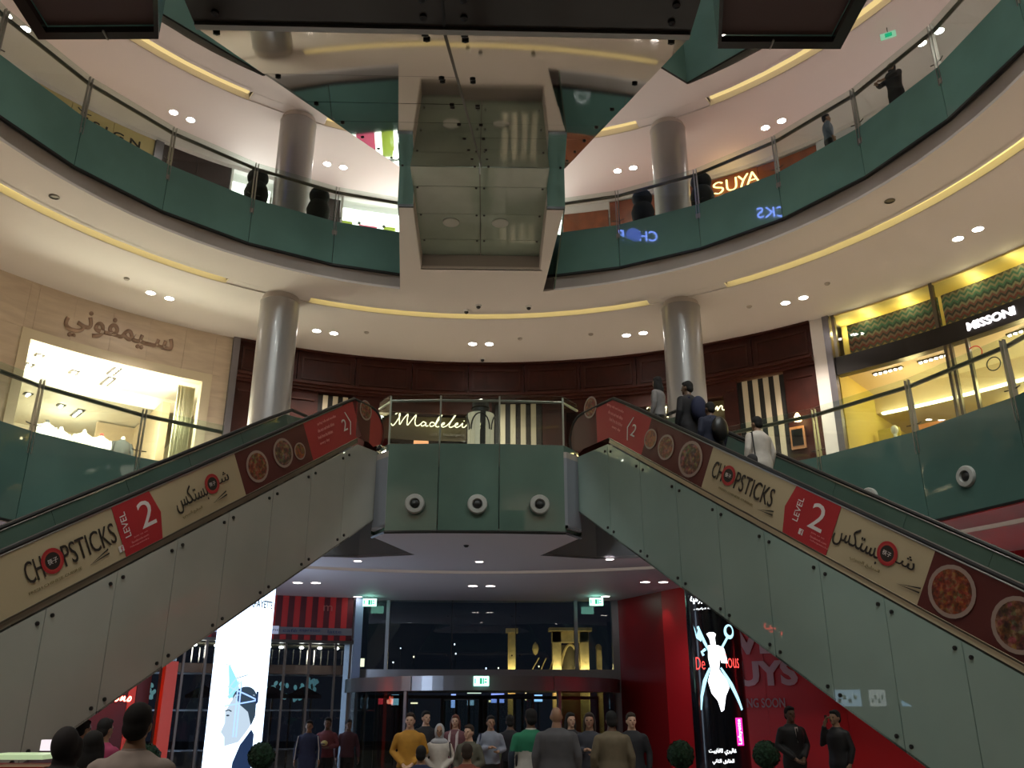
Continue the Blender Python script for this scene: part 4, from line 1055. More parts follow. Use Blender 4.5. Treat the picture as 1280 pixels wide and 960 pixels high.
for a in (44, 39.5, 33, 28.5, 22, 18): light('panel_fill_lamp', 'POINT', P(a, R_W + .16, 11.55), 2.2, (1, .86, .5), .05)  # added fill lamps to brighten the front of the fabric panels
for a in (36.3, 26.0, 16, 46.9): MB().arc(R_W - .03, R_W + .08, a, a + .36, 10.54, Z_C1, 1).obj('mullion', rail_m, MI)
for a in (36.0, 35.5, 33.9, 25.5, 23.5): MB().arc(R_W - .03, R_W + .08, a, a + .28, Z_F1, 10.04, 1).obj('mullion', rail_m, MI)
for a0, a1, z0, z1 in ((36.7, 46.9, 10.55, Z_C1), (26.4, 36.3, 10.55, Z_C1), (36.3, 47.4, Z_F1, 10.04), (34.2, 35.5, Z_F1, 10.04), (25.8, 33.9, Z_F1, 10.04), (14, 23.5, Z_F1, 10.04)):
    MB().arc(R_W + .02, R_W + .04, a0, a1, z0, z1).obj('pane', shopglass, MI)
ms = thing('lit_lettering', 'white lit serif capital letters on the black band above the yellow shop', 'sign', P(31.4, R_W, 10.3))
cyl_text('MISSONI', 31.35, 10.30, R_W - .03, .21, emis('white_letters', (1, .93, .96), 2.4), ms, W=1.16, ext=.03, off=.014)
for a, z, r, m in ((33.5, 9.62, .17, red_d), (32.0, 9.22, .16, black)):
    pts = [P(a + math.degrees(r * cos(q) / R_W), R_W + .0, z + r * sin(q)) for q in [2 * pi * i / 24 for i in range(24)]]
    tag(MB().tube(pts, .014, 6, closed=True).obj('window_decal', m if m is not red_d else mat('red_decal', (.6, .05, .03), .5), None, True), '%s ring sticker on the glass door of the yellow shop' % ('red' if m is red_d else 'black'), 'sticker')
MB().arc(R_W + .15, 20.5, 10, 48, Z_F1, Z_F1 + .02).obj('shop_floor', floor_m, MI)
MB().arc(R_W + .3, 17.3, 10, 48, 10.30, 10.35).obj('ceiling_panel', mat('shop_ceiling_peach', (.72, .58, .40), .6), MI)
MB().arc(17.3, 20.5, 10, 48, 9.7, 9.75).obj('ceiling_panel', mat('shop_ceiling_peach', (.72, .58, .40), .6), MI)
MB().arc(17.28, 17.32, 10, 48, 9.7, 10.35).obj('ceiling_step', mat('shop_ceiling_peach', (.72, .58, .40), .6), MI)
MB().arc(20.4, 20.5, 10, 48, Z_F1, 10.3).obj('back_wall', yellow_w, MI)
MB().arc(R_W + .3, 20.5, 47.6, 48, Z_F1, 10.3, 1).obj('side_wall', yellow_w, MI)
MB().arc(17.5, 17.6, 42.0, 44.6, Z_F1, 9.2, 1).obj('partition', mat('orange_partition', (.45, .17, .05), .6), MI)
MB().arc(16.6, 16.7, 45.0, 47.0, Z_F1, 9.0, 1).obj('partition', mat('olive_yellow', (.5, .42, .08), .6), MI)
b = MB().arc(17.15, 17.3, 20, 47, 9.63, 9.68).obj('linear_light', emis('warm_line', (1, .88, .5), 5), MI)
for i, a in enumerate((43.9, 39.4, 31.0, 27)):
    t = thing('linear_spot_tray', 'dark linear ceiling tray with white lamps, %s from the left in the yellow shop' % ORD[i], 'ceiling light', P(a, 15.6, 10.28), 0, 'linear spot trays in the yellow shop')
    MB().arc(15.5, 15.62, a - 1.5, a + 1.5, 10.26, 10.30, 3).obj('tray', dsteel, t)
    for k in range(6): MB().lathe([(.04, 0), (.04, -.02), (1e-4, -.03)], P(a - 1.25 + .5 * k, 15.56, 10.26), 10).obj('lamp_head', lens_e, t, True)
t = thing('mannequin', 'white headed mannequin at the rail line in the yellow shop', 'mannequin', P(44.2, 15.6, Z_F1))
MB().ell(P(44.2, 15.6, 8.62), (.10, .10, .13)).obj('head', white, t, True); MB().lathe([(.12, 0), (.10, .5), (.16, 1.2), (.14, 1.4), (.19, 1.85), (.16, 2.0), (.05, 2.06), (.05, 2.16)], P(44.2, 15.6, Z_F1), 14).obj('torso', white, t, True)
for a, r, e in ((42, 16, 42), (31, 16, 42), (22, 16, 35), (36, 18.8, 35)):
    light('lamp', 'POINT', P(a, r, 9.3), e, (1, .78, .34), .25)
for a, e in ((46.6, 5), (44, 7), (40, 7), (33, 7), (28, 7), (21, 7)):
    light('lamp', 'POINT', P(a, R_W + .60, 11.5), e, (1, .82, .36), .06)
# continuing plain wall to the right edge
wall('wall_right', R_W, -5, 13.9, Z_F1, Z_C1 + .05, stone_dim, step=9)

# =================================================================== SECOND FLOOR SHOP FRONTS
W2 = struct('wall_back')
cream_y = mat('cream_yellow_sign_wall', (.56, .46, .22), .6)
def seg(a0, a1, m, z0=Z_F2, z1=17.3, nm='facade_panel', r=0., par=None, parts=1):
    for k in range(parts):
        b0 = a0 + (a1 - a0) * k / parts; b1 = a0 + (a1 - a0) * (k + 1) / parts
        MB().arc(R_W + r, R_W + r + .12, b0 + .03, b1 - .03, z0, z1).obj(nm, m, par or W2)
MB().arc(R_W - .02, R_W + .2, 20, 150, 17.3, Z_C2).obj('bulkhead', plaster_cool, W2)
seg(131.1, 150, cream_y, parts=4); seg(130.1, 131.1, MATS['grey_metal_jamb'], r=-.08, nm='pilaster')
seg(121.9, 130.1, darkpl, parts=2); seg(121.6, 121.9, white, r=-.05, nm='window_frame'); seg(116.2, 116.5, white, r=-.05, nm='window_frame')
seg(111.6, 116.2, white, nm='facade_panel'); seg(111.3, 111.6, steel, r=-.04, nm='door_frame'); seg(108.0, 111.3, darkpl, r=.1, z1=17.2); seg(107.7, 108.0, steel, r=-.04, nm='door_frame')
t = thing('wall_lettering', 'widely spaced black capital letters on the cream yellow wall of the second floor', 'sign', P(136.5, R_W, 16.9))
cyl_text('D E S I G N', 137.0, 16.92, R_W - .01, .22, black, t, W=2.15, ext=.02, off=.004)
# lit windows
for nm, a0, a1 in (('left', 116.5, 121.6), ('right', 79.5, 107.7)):
    t = thing('lit_shop_window', 'bright white lit shop window on the second floor, %s of the left column' % nm, 'shop window', P((a0 + a1) / 2, R_W, Z_F2))
    seg(a0, a1, white_e, z1=17.2, nm='light_box', r=.5, par=t); MB().arc(R_W + .04, R_W + .06, a0, a1, Z_F2, 17.2).obj('pane', shopglass, t)
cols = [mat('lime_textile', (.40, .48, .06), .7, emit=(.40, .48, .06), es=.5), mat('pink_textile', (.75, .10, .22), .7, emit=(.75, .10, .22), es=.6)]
for i in range(9):
    a = 107 - 2.75 * i
    t = thing('hanging_textile', '%s textile hanging in the lit window, %s from the left' % (('lime green', 'pink')[i % 2], ORD[i]), 'textile', P(a, R_W, 15), 0, 'coloured textiles in the lit second floor window')
    w = 2.3 if i % 2 else 1.5
    MB().arc(R_W + .3, R_W + .33, a - w / 2, a + w / 2, 14.6, 16.55 if i % 2 else 16.6, 4).obj('cloth', cols[i % 2], t)
    MB().lathe([(.05, 0), (.05, .06)], P(a + w / 2, R_W + .28, 16.55), 10).obj('clip', black, t)
for i, (a, h) in enumerate(((120.6, 16.35), (120.1, 16.2), (117.2, 16.5), (117.0, 16.3))):
    tag(MB().ell(P(a, R_W + .25, h - .2), (.10, .10, .22)).obj('potted_plant', leaf, None), 'small green plant at the foot of the left lit window, %s' % ORD[i], 'plant', 'plants in the left lit window')
# right of the bay: wood, neon
W3 = struct('wall_back')
for a0, a1, z1 in ((72.8, 78.8, 17.0), (69.5, 72.6, 17.25), (66.3, 69.5, 17.25), (60.2, 66.3, 17.25), (53.5, 60.2, 17.25), (46.2, 53.5, 17.22)):
    MB().arc(R_W, R_W + .12, a0 + .03, a1 - .03, Z_F2, z1).obj('wood_panel', wood_or, W3)
MB().arc(R_W, R_W + .12, 20, 46.2, Z_F2, 17.3).obj('facade_panel', mat('pale_blue_wall', (.62, .66, .70), .5), W3)
MB().arc(R_W + .02, R_W + .1, 72.7, 78.8, 17.0, 17.3).obj('facade_panel', plaster_cool, W3)
SUY = [[(.20, .85), (.12, 1.), (.03, .9), (.02, .7), (.10, .55), (.19, .42), (.20, .2), (.12, .0), (.02, .12)], [(.30, 1.), (.30, .3), (.34, .05), (.42, .0), (.48, .1), (.50, .4), (.50, 1.)],
       [(.56, 1.), (.66, .52)], [(.76, 1.), (.66, .52), (.60, .0)], [(.74, .0), (.86, 1.)], [(.86, 1.), (.98, .0)], [(.80, .32), (.93, .32)]]
t = thing('neon_sign', 'amber neon outline capitals on orange brown wood, second floor right of the column', 'sign', P(56.4, R_W, 16.9))
for dy, rr in ((0, .022), ):
    for st in SUY:
        for d in (-.028, .028):
            pts = smooth_path([(x + d * .35, y, 0) for x, y in st], 4)
            MB().tube([P(56.2 - math.degrees((p.x - .5) * 1.45 / R_W), R_W - .06, 16.88 + (p.y - .5) * .40) for p in pts], .016, 6).obj('neon_tube', neon_o, t, True)
light('neon_glow', 'POINT', P(56.4, R_W - .4, 16.8), 6, (1, .6, .25), .3)
for a, e in ((119, 30), (100, 60), (90, 50)): light('lamp', 'POINT', P(a, R_W - .5, 16.2), e * .4, (1, .95, .88), .3)
# topiaries on the second floor
for i, a in enumerate((123.6, 114.3, 63.9, 54.7)):
    p = P(a, 10.12, Z_F2)
    t = thing('topiary', 'dark ball topped topiary behind the second floor rail, %s from the left' % ORD[i], 'plant', p, 0, 'dark topiaries on the second floor')
    MB().lathe([(.18, 0), (.24, .4), (.25, .45), (.22, .45)], p, 20).obj('pot', pot, t, True)
    MB().lathe([(.16, .42), (.28, .6), (.31, .85), (.26, 1.02), (.22, 1.08)], p, 20).obj('lower_foliage', leaf_dk, t, True)
    MB().ell(p + Vector((0, 0, 1.28)), (.27, .27, .25), 18, 12).obj('ball', leaf_dk, t, True)
# hanging exit sign second floor
t = thing('exit_sign', 'small green exit sign hanging from the second floor ceiling at the far right', 'sign', (10.0, 17.0, Z_C2))
MB().tube([(10.0, 17.0, Z_C2), (10.0, 17.0, Z_C2 - .18)], .01, 6).obj('stem', dsteel, t)
MB().box((10.0, 17.0, Z_C2 - .27), (.36, .03, .18), Matrix.Rotation(radians(-30), 3, 'Z')).obj('panel', mat('exit_panel_dim', (.3, .5, .4), .4, emit=(.3, .8, .5), es=.35), t)
MB().box((10.0, 16.98, Z_C2 - .27), (.16, .02, .10), Matrix.Rotation(radians(-30), 3, 'Z')).obj('symbol', exit_k, t)
# blue neon behind the viewer, mirrored by the glass of the second floor
t = thing('neon_sign', 'large blue neon word behind the viewer, seen reversed in the teal glass', 'sign', P(-157, R_W, 25.9))
cyl_text('CH', -149.7, 25.9, R_W - .05, .62, neon_b, t, W=1.0, ext=.03); cyl_text('PSTICKS', -161.5, 25.9, R_W - .05, .62, neon_b, t, W=3.2, ext=.03)
MB().lathe([(.42, 0), (.42, .05), (.30, .06)], P(-153, R_W - .1, 25.9), 24, Vector((0, 0, 1)).rotation_difference(-Vector((cos(radians(-153)), sin(radians(-153)), 0))).to_matrix()).obj('round_emblem', emis('blue_emblem', (.12, .2, 1), 5), t, True)
# =================================================================== GROUND FLOOR: ENTRANCE
WE = struct('wall_back')
Yd = 27.8
for x0, x1, z0, z1 in ((-3.97, -3.72, Z_F0, Z_C0), (4.12, 4.32, Z_F0, Z_C0)):
    MB().box(((x0 + x1) / 2, Yd, (z0 + z1) / 2), (x1 - x0, .3, z1 - z0)).obj('door_jamb', alum, WE)
MB().box((.17, Yd, 2.66), (8.2, .32, .26)).obj('transom', alum, WE)
for x in (-2.72, 3.02): MB().box((x, Yd - .02, 3.82), (.10, .2, 2.1)).obj('mullion', alum, WE)
night = glass_mat('night_window_glass', (.70, .78, .80), 1.2)
for x0, x1 in ((-3.72, -2.77), (-2.67, -.78), (-.76, 1.17), (1.19, 2.97), (3.07, 4.12)):
    MB().box(((x0 + x1) / 2, Yd, 3.80), (x1 - x0, .03, 2.04)).obj('window_pane', night, WE)
for x in (-.77, 1.18): MB().box((x, Yd - .05, 3.80), (.022, .05, 2.04)).obj('glass_fin', black, WE)
for x in (-.77, 1.18):
    for z in (4.35, 3.2):
        for d in (-.12, .12): fit((x + d, Yd - .03, z), WE, (0, -1, 0), 'spider_fitting')
for i, (x, y, z, w_, h_, c_) in enumerate([(-.95, 36, 2.0, .18, .5, (.3, .45, 1)), (.75, 36, 2.1, .5, .34, (.25, .35, 1)), (-.2, 40, 2.4, .6, .12, (.6, .8, .65)), (-2.9, 33, 2.0, .25, .35, (.4, .7, 1)), (2.3, 36, 2.1, .35, .25, (.3, .6, 1)), (-3.4, 33, 2.0, .16, .3, (1, .05, .08)), (1.75, 34, 2.2, .05, .4, (1, .8, .4)), (-2.3, 34, 1.9, .25, .05, (1, .9, .6)), (.45, 37, 2.0, .08, .08, (1, .85, .5))]):  # added glow boxes stand in for coloured reflections in the door glass
    o = MB().box((x, y, z), (w_, .06, h_)).obj('outdoor_sign', emis('outdoor_%d' % i, c_, .9)); MB().box((x, y + .05, (z + Z_F0) / 2), (.03, .03, z - Z_F0)).obj('glow_box_post', black, o)
    tag(o, 'small %s added glow box beyond the revolving door, %s' % (('blue slanted', 'blue oblong', 'pale green strip', 'cyan upright', 'cyan wide', 'red upright', 'amber thin', 'cream thin', 'round amber')[i], ('behind the smiling man', 'right of the middle door post', 'above the middle door', 'at the left curved panes', 'behind the grey jacket man', 'leftmost of all', 'above the green polo man', 'over the left curved panes', 'beside the blue oblong box')[i]), 'sign')
# revolving door drum
RD = thing('revolving_door', 'large revolving door with curved metal canopy under the central exit sign', 'door', (.2, 28.6, Z_F0))
def dp(a, r=4.1): return Vector((.2 + r * sin(radians(a)), 28.6 - r * cos(radians(a)), 0))
def drum(a0, a1, z0, z1, m, nm, r=4.1, th=.06, n=None):
    n = n or max(1, int(abs(a1 - a0) / 4)); b = MB()
    vs = []
    for i in range(n + 1):
        a = a0 + (a1 - a0) * i / n
        for rr, zz in ((r, z0), (r + th, z0), (r + th, z1), (r, z1)): p = dp(a, rr); vs.append((p.x, p.y, zz))
    fs = [(i * 4 + k, i * 4 + 4 + k, i * 4 + 4 + (k + 1) % 4, i * 4 + (k + 1) % 4) for i in range(n) for k in range(4)] + [(0, 1, 2, 3), (4 * n, 4 * n + 1, 4 * n + 2, 4 * n + 3)]
    return b.add(vs, fs).obj(nm, m, RD)
for a0, a1 in ((-80, -27.2), (-26.8, 26.8), (27.2, 80)): drum(a0, a1, 2.13, 2.50, alum, 'canopy_band', 4.1, .10)
L = [p2(dp(a, 4.05)) for a in range(-80, 81, 5)]
MB().plate([L], 2.14, 2.18).obj('canopy_underside', dsteel, RD)
MB().plate([L], 2.46, 2.49).obj('canopy_top', alum, RD)
for a0, a1 in ((-78, -62), (-61.5, -46), (-45.5, -31), (31, 45.5), (46, 61.5), (62, 78)): drum(a0, a1, Z_F0 + .1, 2.13, clear_dk, 'curved_pane', 4.1, .02)
for a in (-79, -30, 30, 79): p = dp(a, 4.1); MB().box((p.x, p.y, 1.0), (.09, .09, 2.25), Matrix.Rotation(radians(a), 3, 'Z')).obj('door_post', alum, RD)
for a0, a1 in ((-79, -30), (30, 79)): drum(a0, a1, Z_F0, Z_F0 + .1, alum, 'base_rail', 4.08, .08)
for k, a in enumerate((-70, 20, 110, 200)):
    d = Vector((cos(radians(a)), sin(radians(a)), 0)); c = Vector((.2, 28.6, 0)); Mr = Matrix.Rotation(radians(a), 3, 'Z')
    g = MB(); m_ = c + d * 2.0
    g.box((m_.x, m_.y, 2.02), (3.9, .06, .10), Mr).box((m_.x, m_.y, .0), (3.9, .06, .12), Mr)
    for q in (.1, 1.3, 2.6, 3.9): v = c + d * q; g.box((v.x, v.y, 1.0), (.07, .06, 2.1), Mr)
    w_ = g.obj('door_wing', dsteel, RD); MB().box((m_.x, m_.y, 1.0), (3.8, .015, 1.9), Mr).obj('wing_glass', clear, w_)
# exit signs
def exit_sign(c, label, w=.40, h=.22, hang=True):
    t = thing('exit_sign', label, 'sign', c, 0)
    MB().box(c, (w, .05, h)).obj('panel', exit_e, t)
    x, y, z = c
    y -= .03
    for dx, dz, sw, sh_ in ((-.02, 0, .16, .62), (-.40, 0, .07, .5), (.14, 0, .08, .62), (.29, .18, .14, .14), (.29, -.12, .16, .14)):
        MB().box((x + w * dx, y, z + h * dz), (w * sw, .01, h * sh_)).obj('pictogram', exit_k, t)
    if hang:
        for s in (-1, 1): MB().tube([(x + s * w * .3, y + .03, z + h / 2), (x + s * w * .3, y + .03, Z_C0)], .008, 5).obj('hanger', steel, t)
    light('sign_glow', 'POINT', (x, y - .15, z), .8, (.4, 1, .75), .1)
exit_sign((-3.18, 26.8, 4.64), 'green lit running man exit sign hanging at the left end of the entrance glazing')
exit_sign((3.53, 26.6, 4.66), 'green lit running man exit sign hanging at the right end of the entrance glazing')
exit_sign((.16, 24.36, 2.36), 'green lit running man exit sign on the middle of the revolving door canopy', .40, .24, False)
# things outside in the night
g0 = thing('stone_gate', 'floodlit stone gate with pointed arch seen through the entrance glass', 'gate', (4.4, 45, Z_F0))
stone_l = mat('lit_gate_stone', (.62, .50, .28), .8, noise=.15)
for x in (3.75, 5.1): MB().box((x, 45, 2.6), (.42, .6, 5.4)).obj('gate_pier', stone_l, g0)
MB().box((4.42, 45, 5.05), (1.8, .6, .5)).obj('gate_lintel', stone_l, g0); MB().box((4.42, 44.9, 5.4), (2.1, .9, .16)).obj('gate_cornice', stone_l, g0)
MB().tube([(4.42 + .48 * q, 44.9, 4.7 - 1.0 * abs(q) ** 2.2) for q in [x / 8 for x in range(-8, 9)]], .07, 6).obj('pointed_arch', stone_l, g0)
MB().box((4.42, 45.3, 2.4), (1.0, .1, 4.6)).obj('gate_door', mat('gate_recess', (.09, .075, .05), .8), g0)
g1 = thing('stone_pillar', 'floodlit slim stone pillar left of the gate outside the entrance', 'pillar', (1.55, 45, Z_F0))
MB().box((1.55, 45, 2.6), (.38, .5, 5.4)).obj('shaft', stone_l, g1); MB().box((1.55, 45, 5.35), (.6, .7, .2)).obj('capital', stone_l, g1)
g2 = thing('stone_pillar', 'floodlit slim stone pillar right of the gate outside the entrance', 'pillar', (5.95, 46, Z_F0))
MB().box((5.95, 46, 2.2), (.25, .4, 4.6)).obj('shaft', stone_l, g2); MB().ell((5.95, 46, 4.6), (.16, .16, .22)).obj('finial', stone_l, g2)
fe = thing('wrought_fence', 'dim ornamental fence with crossing bars between pillar and gate outside', 'fence', (2.7, 45.2, 3.0))
for k in range(6): MB().tube([(2.0 + k * .28, 45.3, 2.6 + (k % 2) * .9), (2.9 + k * .18, 45.3, 4.1 - (k % 2) * 1.2)], .03, 5).obj('fence_bar', stone_l, fe)
MB().lathe([(.0, .35), (.12, .2), (.16, 0), (.10, -.2), (.0, -.3)], (2.72, 45.1, 4.5), 10).obj('finial', stone_l, fe)
for x, e in ((3.75, 55), (5.1, 55), (1.55, 45), (5.95, 14)): light('flood', 'POINT', (x, 44.3, 3.3 if e > 20 else 3.2), e, (1, .72, .30), .1)
for i, (x, z, s_, c_) in enumerate([(-5.5, 3.75, .28, (1, .9, .6)), (-1.2, 4.6, .05, (.9, .95, 1)), (-1.15, 4.2, .05, (.9, .95, 1)), (.3, 3.55, .06, (.7, .8, 1)), (-3.2, 4.1, .05, (1, .8, .5)), (.9, 3.6, .05, (1, .9, .7)), (2.9, 3.7, .05, (1, .8, .4)), (-4.3, 3.9, .05, (1, 1, 1)), (-4.0, 4.6, .04, (.8, .9, 1))]):
    o = MB().box((x, 43 + i * .4, z), (s_, .1, s_ * 1.3)).obj('street_lamp', emis('lamp_%d' % i, c_, 3.0 if i else 1.6)); MB().box((x, 43 + i * .4, (z - s_ * .6 + Z_F0) / 2), (.02, .02, z - s_ * .6 - Z_F0)).obj('lamp_post', black, o)
    tag(o, ('square glowing lantern outside at the left of the entrance' if i == 0 else 'tiny distant street light beyond the entrance glass, %s' % ORD[i]), 'lamp', 'distant lights outside')
tag(MB().plate([[(-26, 46), (26, 46), (26, 60), (-26, 60)]], Z_F0 - .3, Z_F0).obj('floor', mat('night_asphalt', (.02, .02, .025), .6)), kind='structure')

# =================================================================== GROUND FLOOR: RED HOARDING (RIGHT)
WRR = struct('wall_right')
pts = [(4.30, 27.7), (5.24, 25.42), (5.78, 24.2), (7.2, 22.8), (8.6, 21.4), (10.0, 20.0), (11.5, 18.5), (14.5, 14.5), (16.5, 9), (17.5, 3)]
for i in range(len(pts) - 1):
    a = Vector((*pts[i], Z_F0)); c_ = Vector((*pts[i + 1], Z_F0)); e = (c_ - a).normalized(); n = Vector((-e.y, e.x, 0)); n = n if n.x > 0 or n.y > 0 else -n
    a = a + e * .004; c_ = c_ - e * .004; H = Vector((0, 0, Z_C0 - Z_F0))
    MB().hexa([a, c_, c_ + H, a + H], [v + n * .08 for v in (a, c_, c_ + H, a + H)]).obj('hoarding_panel', red_d if i == 0 else red_w, WRR)  # darker red on the first panel imitates shade beyond the fold
hs = thing('hoarding_lettering', 'pale capital letters on the red hoarding announcing a restaurant', 'sign', (7, 23, 2.5))
WA = Vector((5.75, 24.2, 0)); we = Vector((.709, -.705, 0)).normalized()
def hl(st, u0, u1, z0, z1, m):
    c = WA + we * ((u0 + u1) / 2); nn_ = Vector((-.705, -.709, 0)) * .012
    text(st, frame((c.x + nn_.x, c.y + nn_.y, (z0 + z1) / 2), we, (0, 0, 1)), .5, m, hs, .004, W=u1 - u0, H=z1 - z0, off=.022 if z1 - z0 > .4 else .006)
pale = mat('pale_vinyl_letters', (.62, .36, .40), .5); pale2 = mat('grey_vinyl_letters', (.42, .26, .28), .5)
hl('FIVE', .62, 2.45, 2.96, 3.56, pale); hl('GUYS', .56, 2.90, 2.20, 2.80, pale); hl('COMING SOON', .90, 2.50, 1.70, 1.92, pale2)
light('wall_washer', 'SPOT', (5.0, 25.0, 4.75), 9, (1, .75, .75), .05, 60, .6, rot=(radians(12), radians(-10), 0))
light('wall_washer', 'SPOT', (10.2, 17.6, 4.2), 420, (1, .82, .80), .15, 62, .9, rot=(radians(40), 0, radians(-40)))
for x, y in ((5.0, 25.0), (10.2, 17.6)):
    t = thing('wall_washer_lamp', 'ceiling spot washing the red hoarding, %s' % ('far left end' if x < 6 else 'nearer the escalator'), 'ceiling light', (x, y, Z_C0), 0)
    MB().lathe([(.09, 0), (.09, -.04), (.05, -.05)], (x, y, Z_C0), 16).obj('housing', white, t, True)

# =================================================================== ADVERTISING COLUMNS
SR = .60
def ad_column(cx_, cy_, label, face, m):
    t = thing('advertising_column', label, 'column', (cx_, cy_, Z_F0))
    MB().lathe([(SR, .0), (SR, Z_C0 - Z_F0 - .1)], (cx_, cy_, Z_F0), 48).obj('screen', m, t, True)
    MB().lathe([(SR + .03, -.02), (SR + .03, .14), (SR - .02, .15)], (cx_, cy_, Z_F0), 40).obj('base_ring', black, t, True)
    MB().lathe([(SR - .02, -.12), (SR + .02, -.10), (SR + .02, 0)], (cx_, cy_, Z_C0), 40).obj('top_ring', black, t, True)
    d = (Vector((.26, 0, 0)) - Vector((cx_, cy_, 0))); am = math.degrees(atan2(d.y, d.x))
    return t, am
def wrap(me, cx_, cy_, am, z0, lift, m, parent, name):
    """flat (u,v) mesh -> cylinder print"""
    bm = bmesh.new(); bm.from_mesh(me)
    bmesh.ops.triangulate(bm, faces=bm.faces[:])
    for _ in range(6):
        es = [e for e in bm.edges if abs(e.verts[0].co.x - e.verts[1].co.x) > .07]
        if not es: break
        bmesh.ops.subdivide_edges(bm, edges=es, cuts=1); bmesh.ops.triangulate(bm, faces=bm.faces[:])
    for v in bm.verts:
        a = radians(am) + v.co.x / SR; r = SR + lift
        v.co = Vector((cx_ + r * cos(a), cy_ + r * sin(a), z0 + v.co.y))
    bm.to_mesh(me); bm.free(); me.materials.clear(); me.materials.append(m); return link(name, me, parent)
def poly_me(pts):
    t3 = tessellate_polygon([[Vector((*p, 0)) for p in pts]]); me = bpy.data.meshes.new('print'); me.from_pydata([(*p, 0) for p in pts], [], [tuple(t) for t in t3]); return me
def flat_text(st, u, v, W, H, off=0.):
    me = text_mesh(st, .5, 0, 1, 0, off); xx = [q.co.x for q in me.vertices]; yy = [q.co.y for q in me.vertices]
    cx = (min(xx) + max(xx)) / 2; cy = (min(yy) + max(yy)) / 2; fx = W / (max(xx) - min(xx)); fy = H / (max(yy) - min(yy)) if H else fx
    for q in me.vertices: q.co.x = (q.co.x - cx) * fx + u; q.co.y = (q.co.y - cy) * fy + v; q.co.z = 0
    return me
def ribbon(pts, w):
    pts = [Vector((*p, 0)) for p in pts]; n = len(pts); L = []; R_ = []
    for i, p in enumerate(pts):
        t = (pts[min(i + 1, n - 1)] - pts[max(i - 1, 0)]).normalized(); q = Vector((-t.y, t.x, 0)); ww = w[i] if isinstance(w, (list, tuple)) else w
        L.append(p + q * ww); R_.append(p - q * ww)
    me = bpy.data.meshes.new('print'); me.from_pydata([tuple(v) for v in L + R_], [], [(i, i + 1, n + i + 1, n + i) for i in range(n - 1)]); return me
def circ_me(u, v, rx, ry, n=22): return poly_me([(u + rx * cos(2 * pi * i / n), v + ry * sin(2 * pi * i / n)) for i in range(n)])
# u grows counter clockwise seen from above = to the RIGHT for the viewer in front.
led_w = emis('white_led_screen', (.62, .78, 1), 2.3); led_k = mat('black_led_screen', (.006, .007, .012), .18, coat=.4)
TW, amw = ad_column(*[-5.22, 20.9], 'tall round white lit advertising column with a man wearing a pale headdress, left', 0, led_w)
TB, amb = ad_column(*[5.52, 20.9], 'tall round black advertising column with white apron, fork and spoon picture, right', 0, led_k)
def WP(me, m, lift=.006, nm='screen_print'): return wrap(me, -5.22, 20.9, amw, 0, lift, m, TW, nm)
def BP(me, m, lift=.006, nm='screen_print'): return wrap(me, 5.52, 20.9, amb, 0, lift, m, TB, nm)
e_gr = emis('led_grey_letters', (.22, .32, .38), .7); e_cy = emis('led_pale_cyan', (.25, .60, .75), 1.1); e_dk = emis('led_dark_blue', (.02, .05, .14), .5)
e_bl = emis('led_blue_line', (.25, .40, .90), 1.6); e_sk = emis('led_skin', (.50, .62, .74), .85); e_hr = emis('led_hair', (.05, .09, .14), .5)
WP(flat_text('GALERIES LAFAYETTE', .02, 3.88, 1.30, .17, .016), emis('led_letter_grey', (.10, .16, .2), .5), .012)
WP(flat_text('arts de la mode', -.12, 3.62, .30, .07), emis('led_faint', (.72, .82, .92), 1.9)); WP(flat_text('paris', .20, 3.50, .18, .16), emis('led_faint', (.72, .82, .92), 1.9))
WP(poly_me([(-.27, 2.55), (-.23, 2.55), (-.05, 2.25), (.06, 1.95), (-.20, 1.86), (-.22, 2.2)]), e_cy, .005)
WP(ribbon([(-.34, 2.57), (-.20, 2.56)], .008), e_gr); WP(ribbon([(-.08, 2.28), (.10, 2.34), (.16, 2.36)], .010), e_gr, .007)
WP(circ_me(.16, 1.86, .27, .26), e_hr, .006); WP(poly_me([(-.06, 1.95), (.36, 1.95), (.40, 1.5), (.30, 1.28), (.10, 1.0), (-.18, .92), (-.20, 1.1), (-.29, 1.2), (-.22, 1.38), (-.24, 1.6)]), e_sk, .007)
WP(poly_me([(.16, 2.02), (.42, 1.90), (.43, 1.52), (.34, 1.32), (.24, 1.60), (.06, 1.74), (-.05, 1.9)]), e_hr, .008); WP(circ_me(.20, 1.50, .045, .08), e_sk, .010)
WP(circ_me(-.17, 1.53, .035, .018), e_hr, .010); WP(ribbon([(-.24, 1.62), (-.16, 1.64), (-.10, 1.61)], .012), e_hr, .010)
for q in ([(-.24, 2.12), (.10, 1.98), (.44, 1.84)], [(-.26, 1.72), (.10, 1.78), (.44, 1.84)], [(-.02, 2.24), (-.02, 1.1)], [(.04, 2.24), (.04, 1.1)], [(-.20, 2.10), (-.06, 2.3)], [(-.22, 1.9), (.02, 2.2)]): WP(ribbon(q, .014), e_bl, .011)
WP(poly_me([(.14, .95), (.36, 1.25), (.44, 1.15), (.44, -.1), (-.02, -.1), (.02, .6)]), e_dk, .008); WP(poly_me([(.40, 2.02), (.46, 2.02), (.47, 1.80), (.40, 1.74)]), e_dk, .012)
light('screen_glow', 'AREA', (-5.0, 20.15, 2.4), 0.01, (.8, .88, 1), .5) if False else None
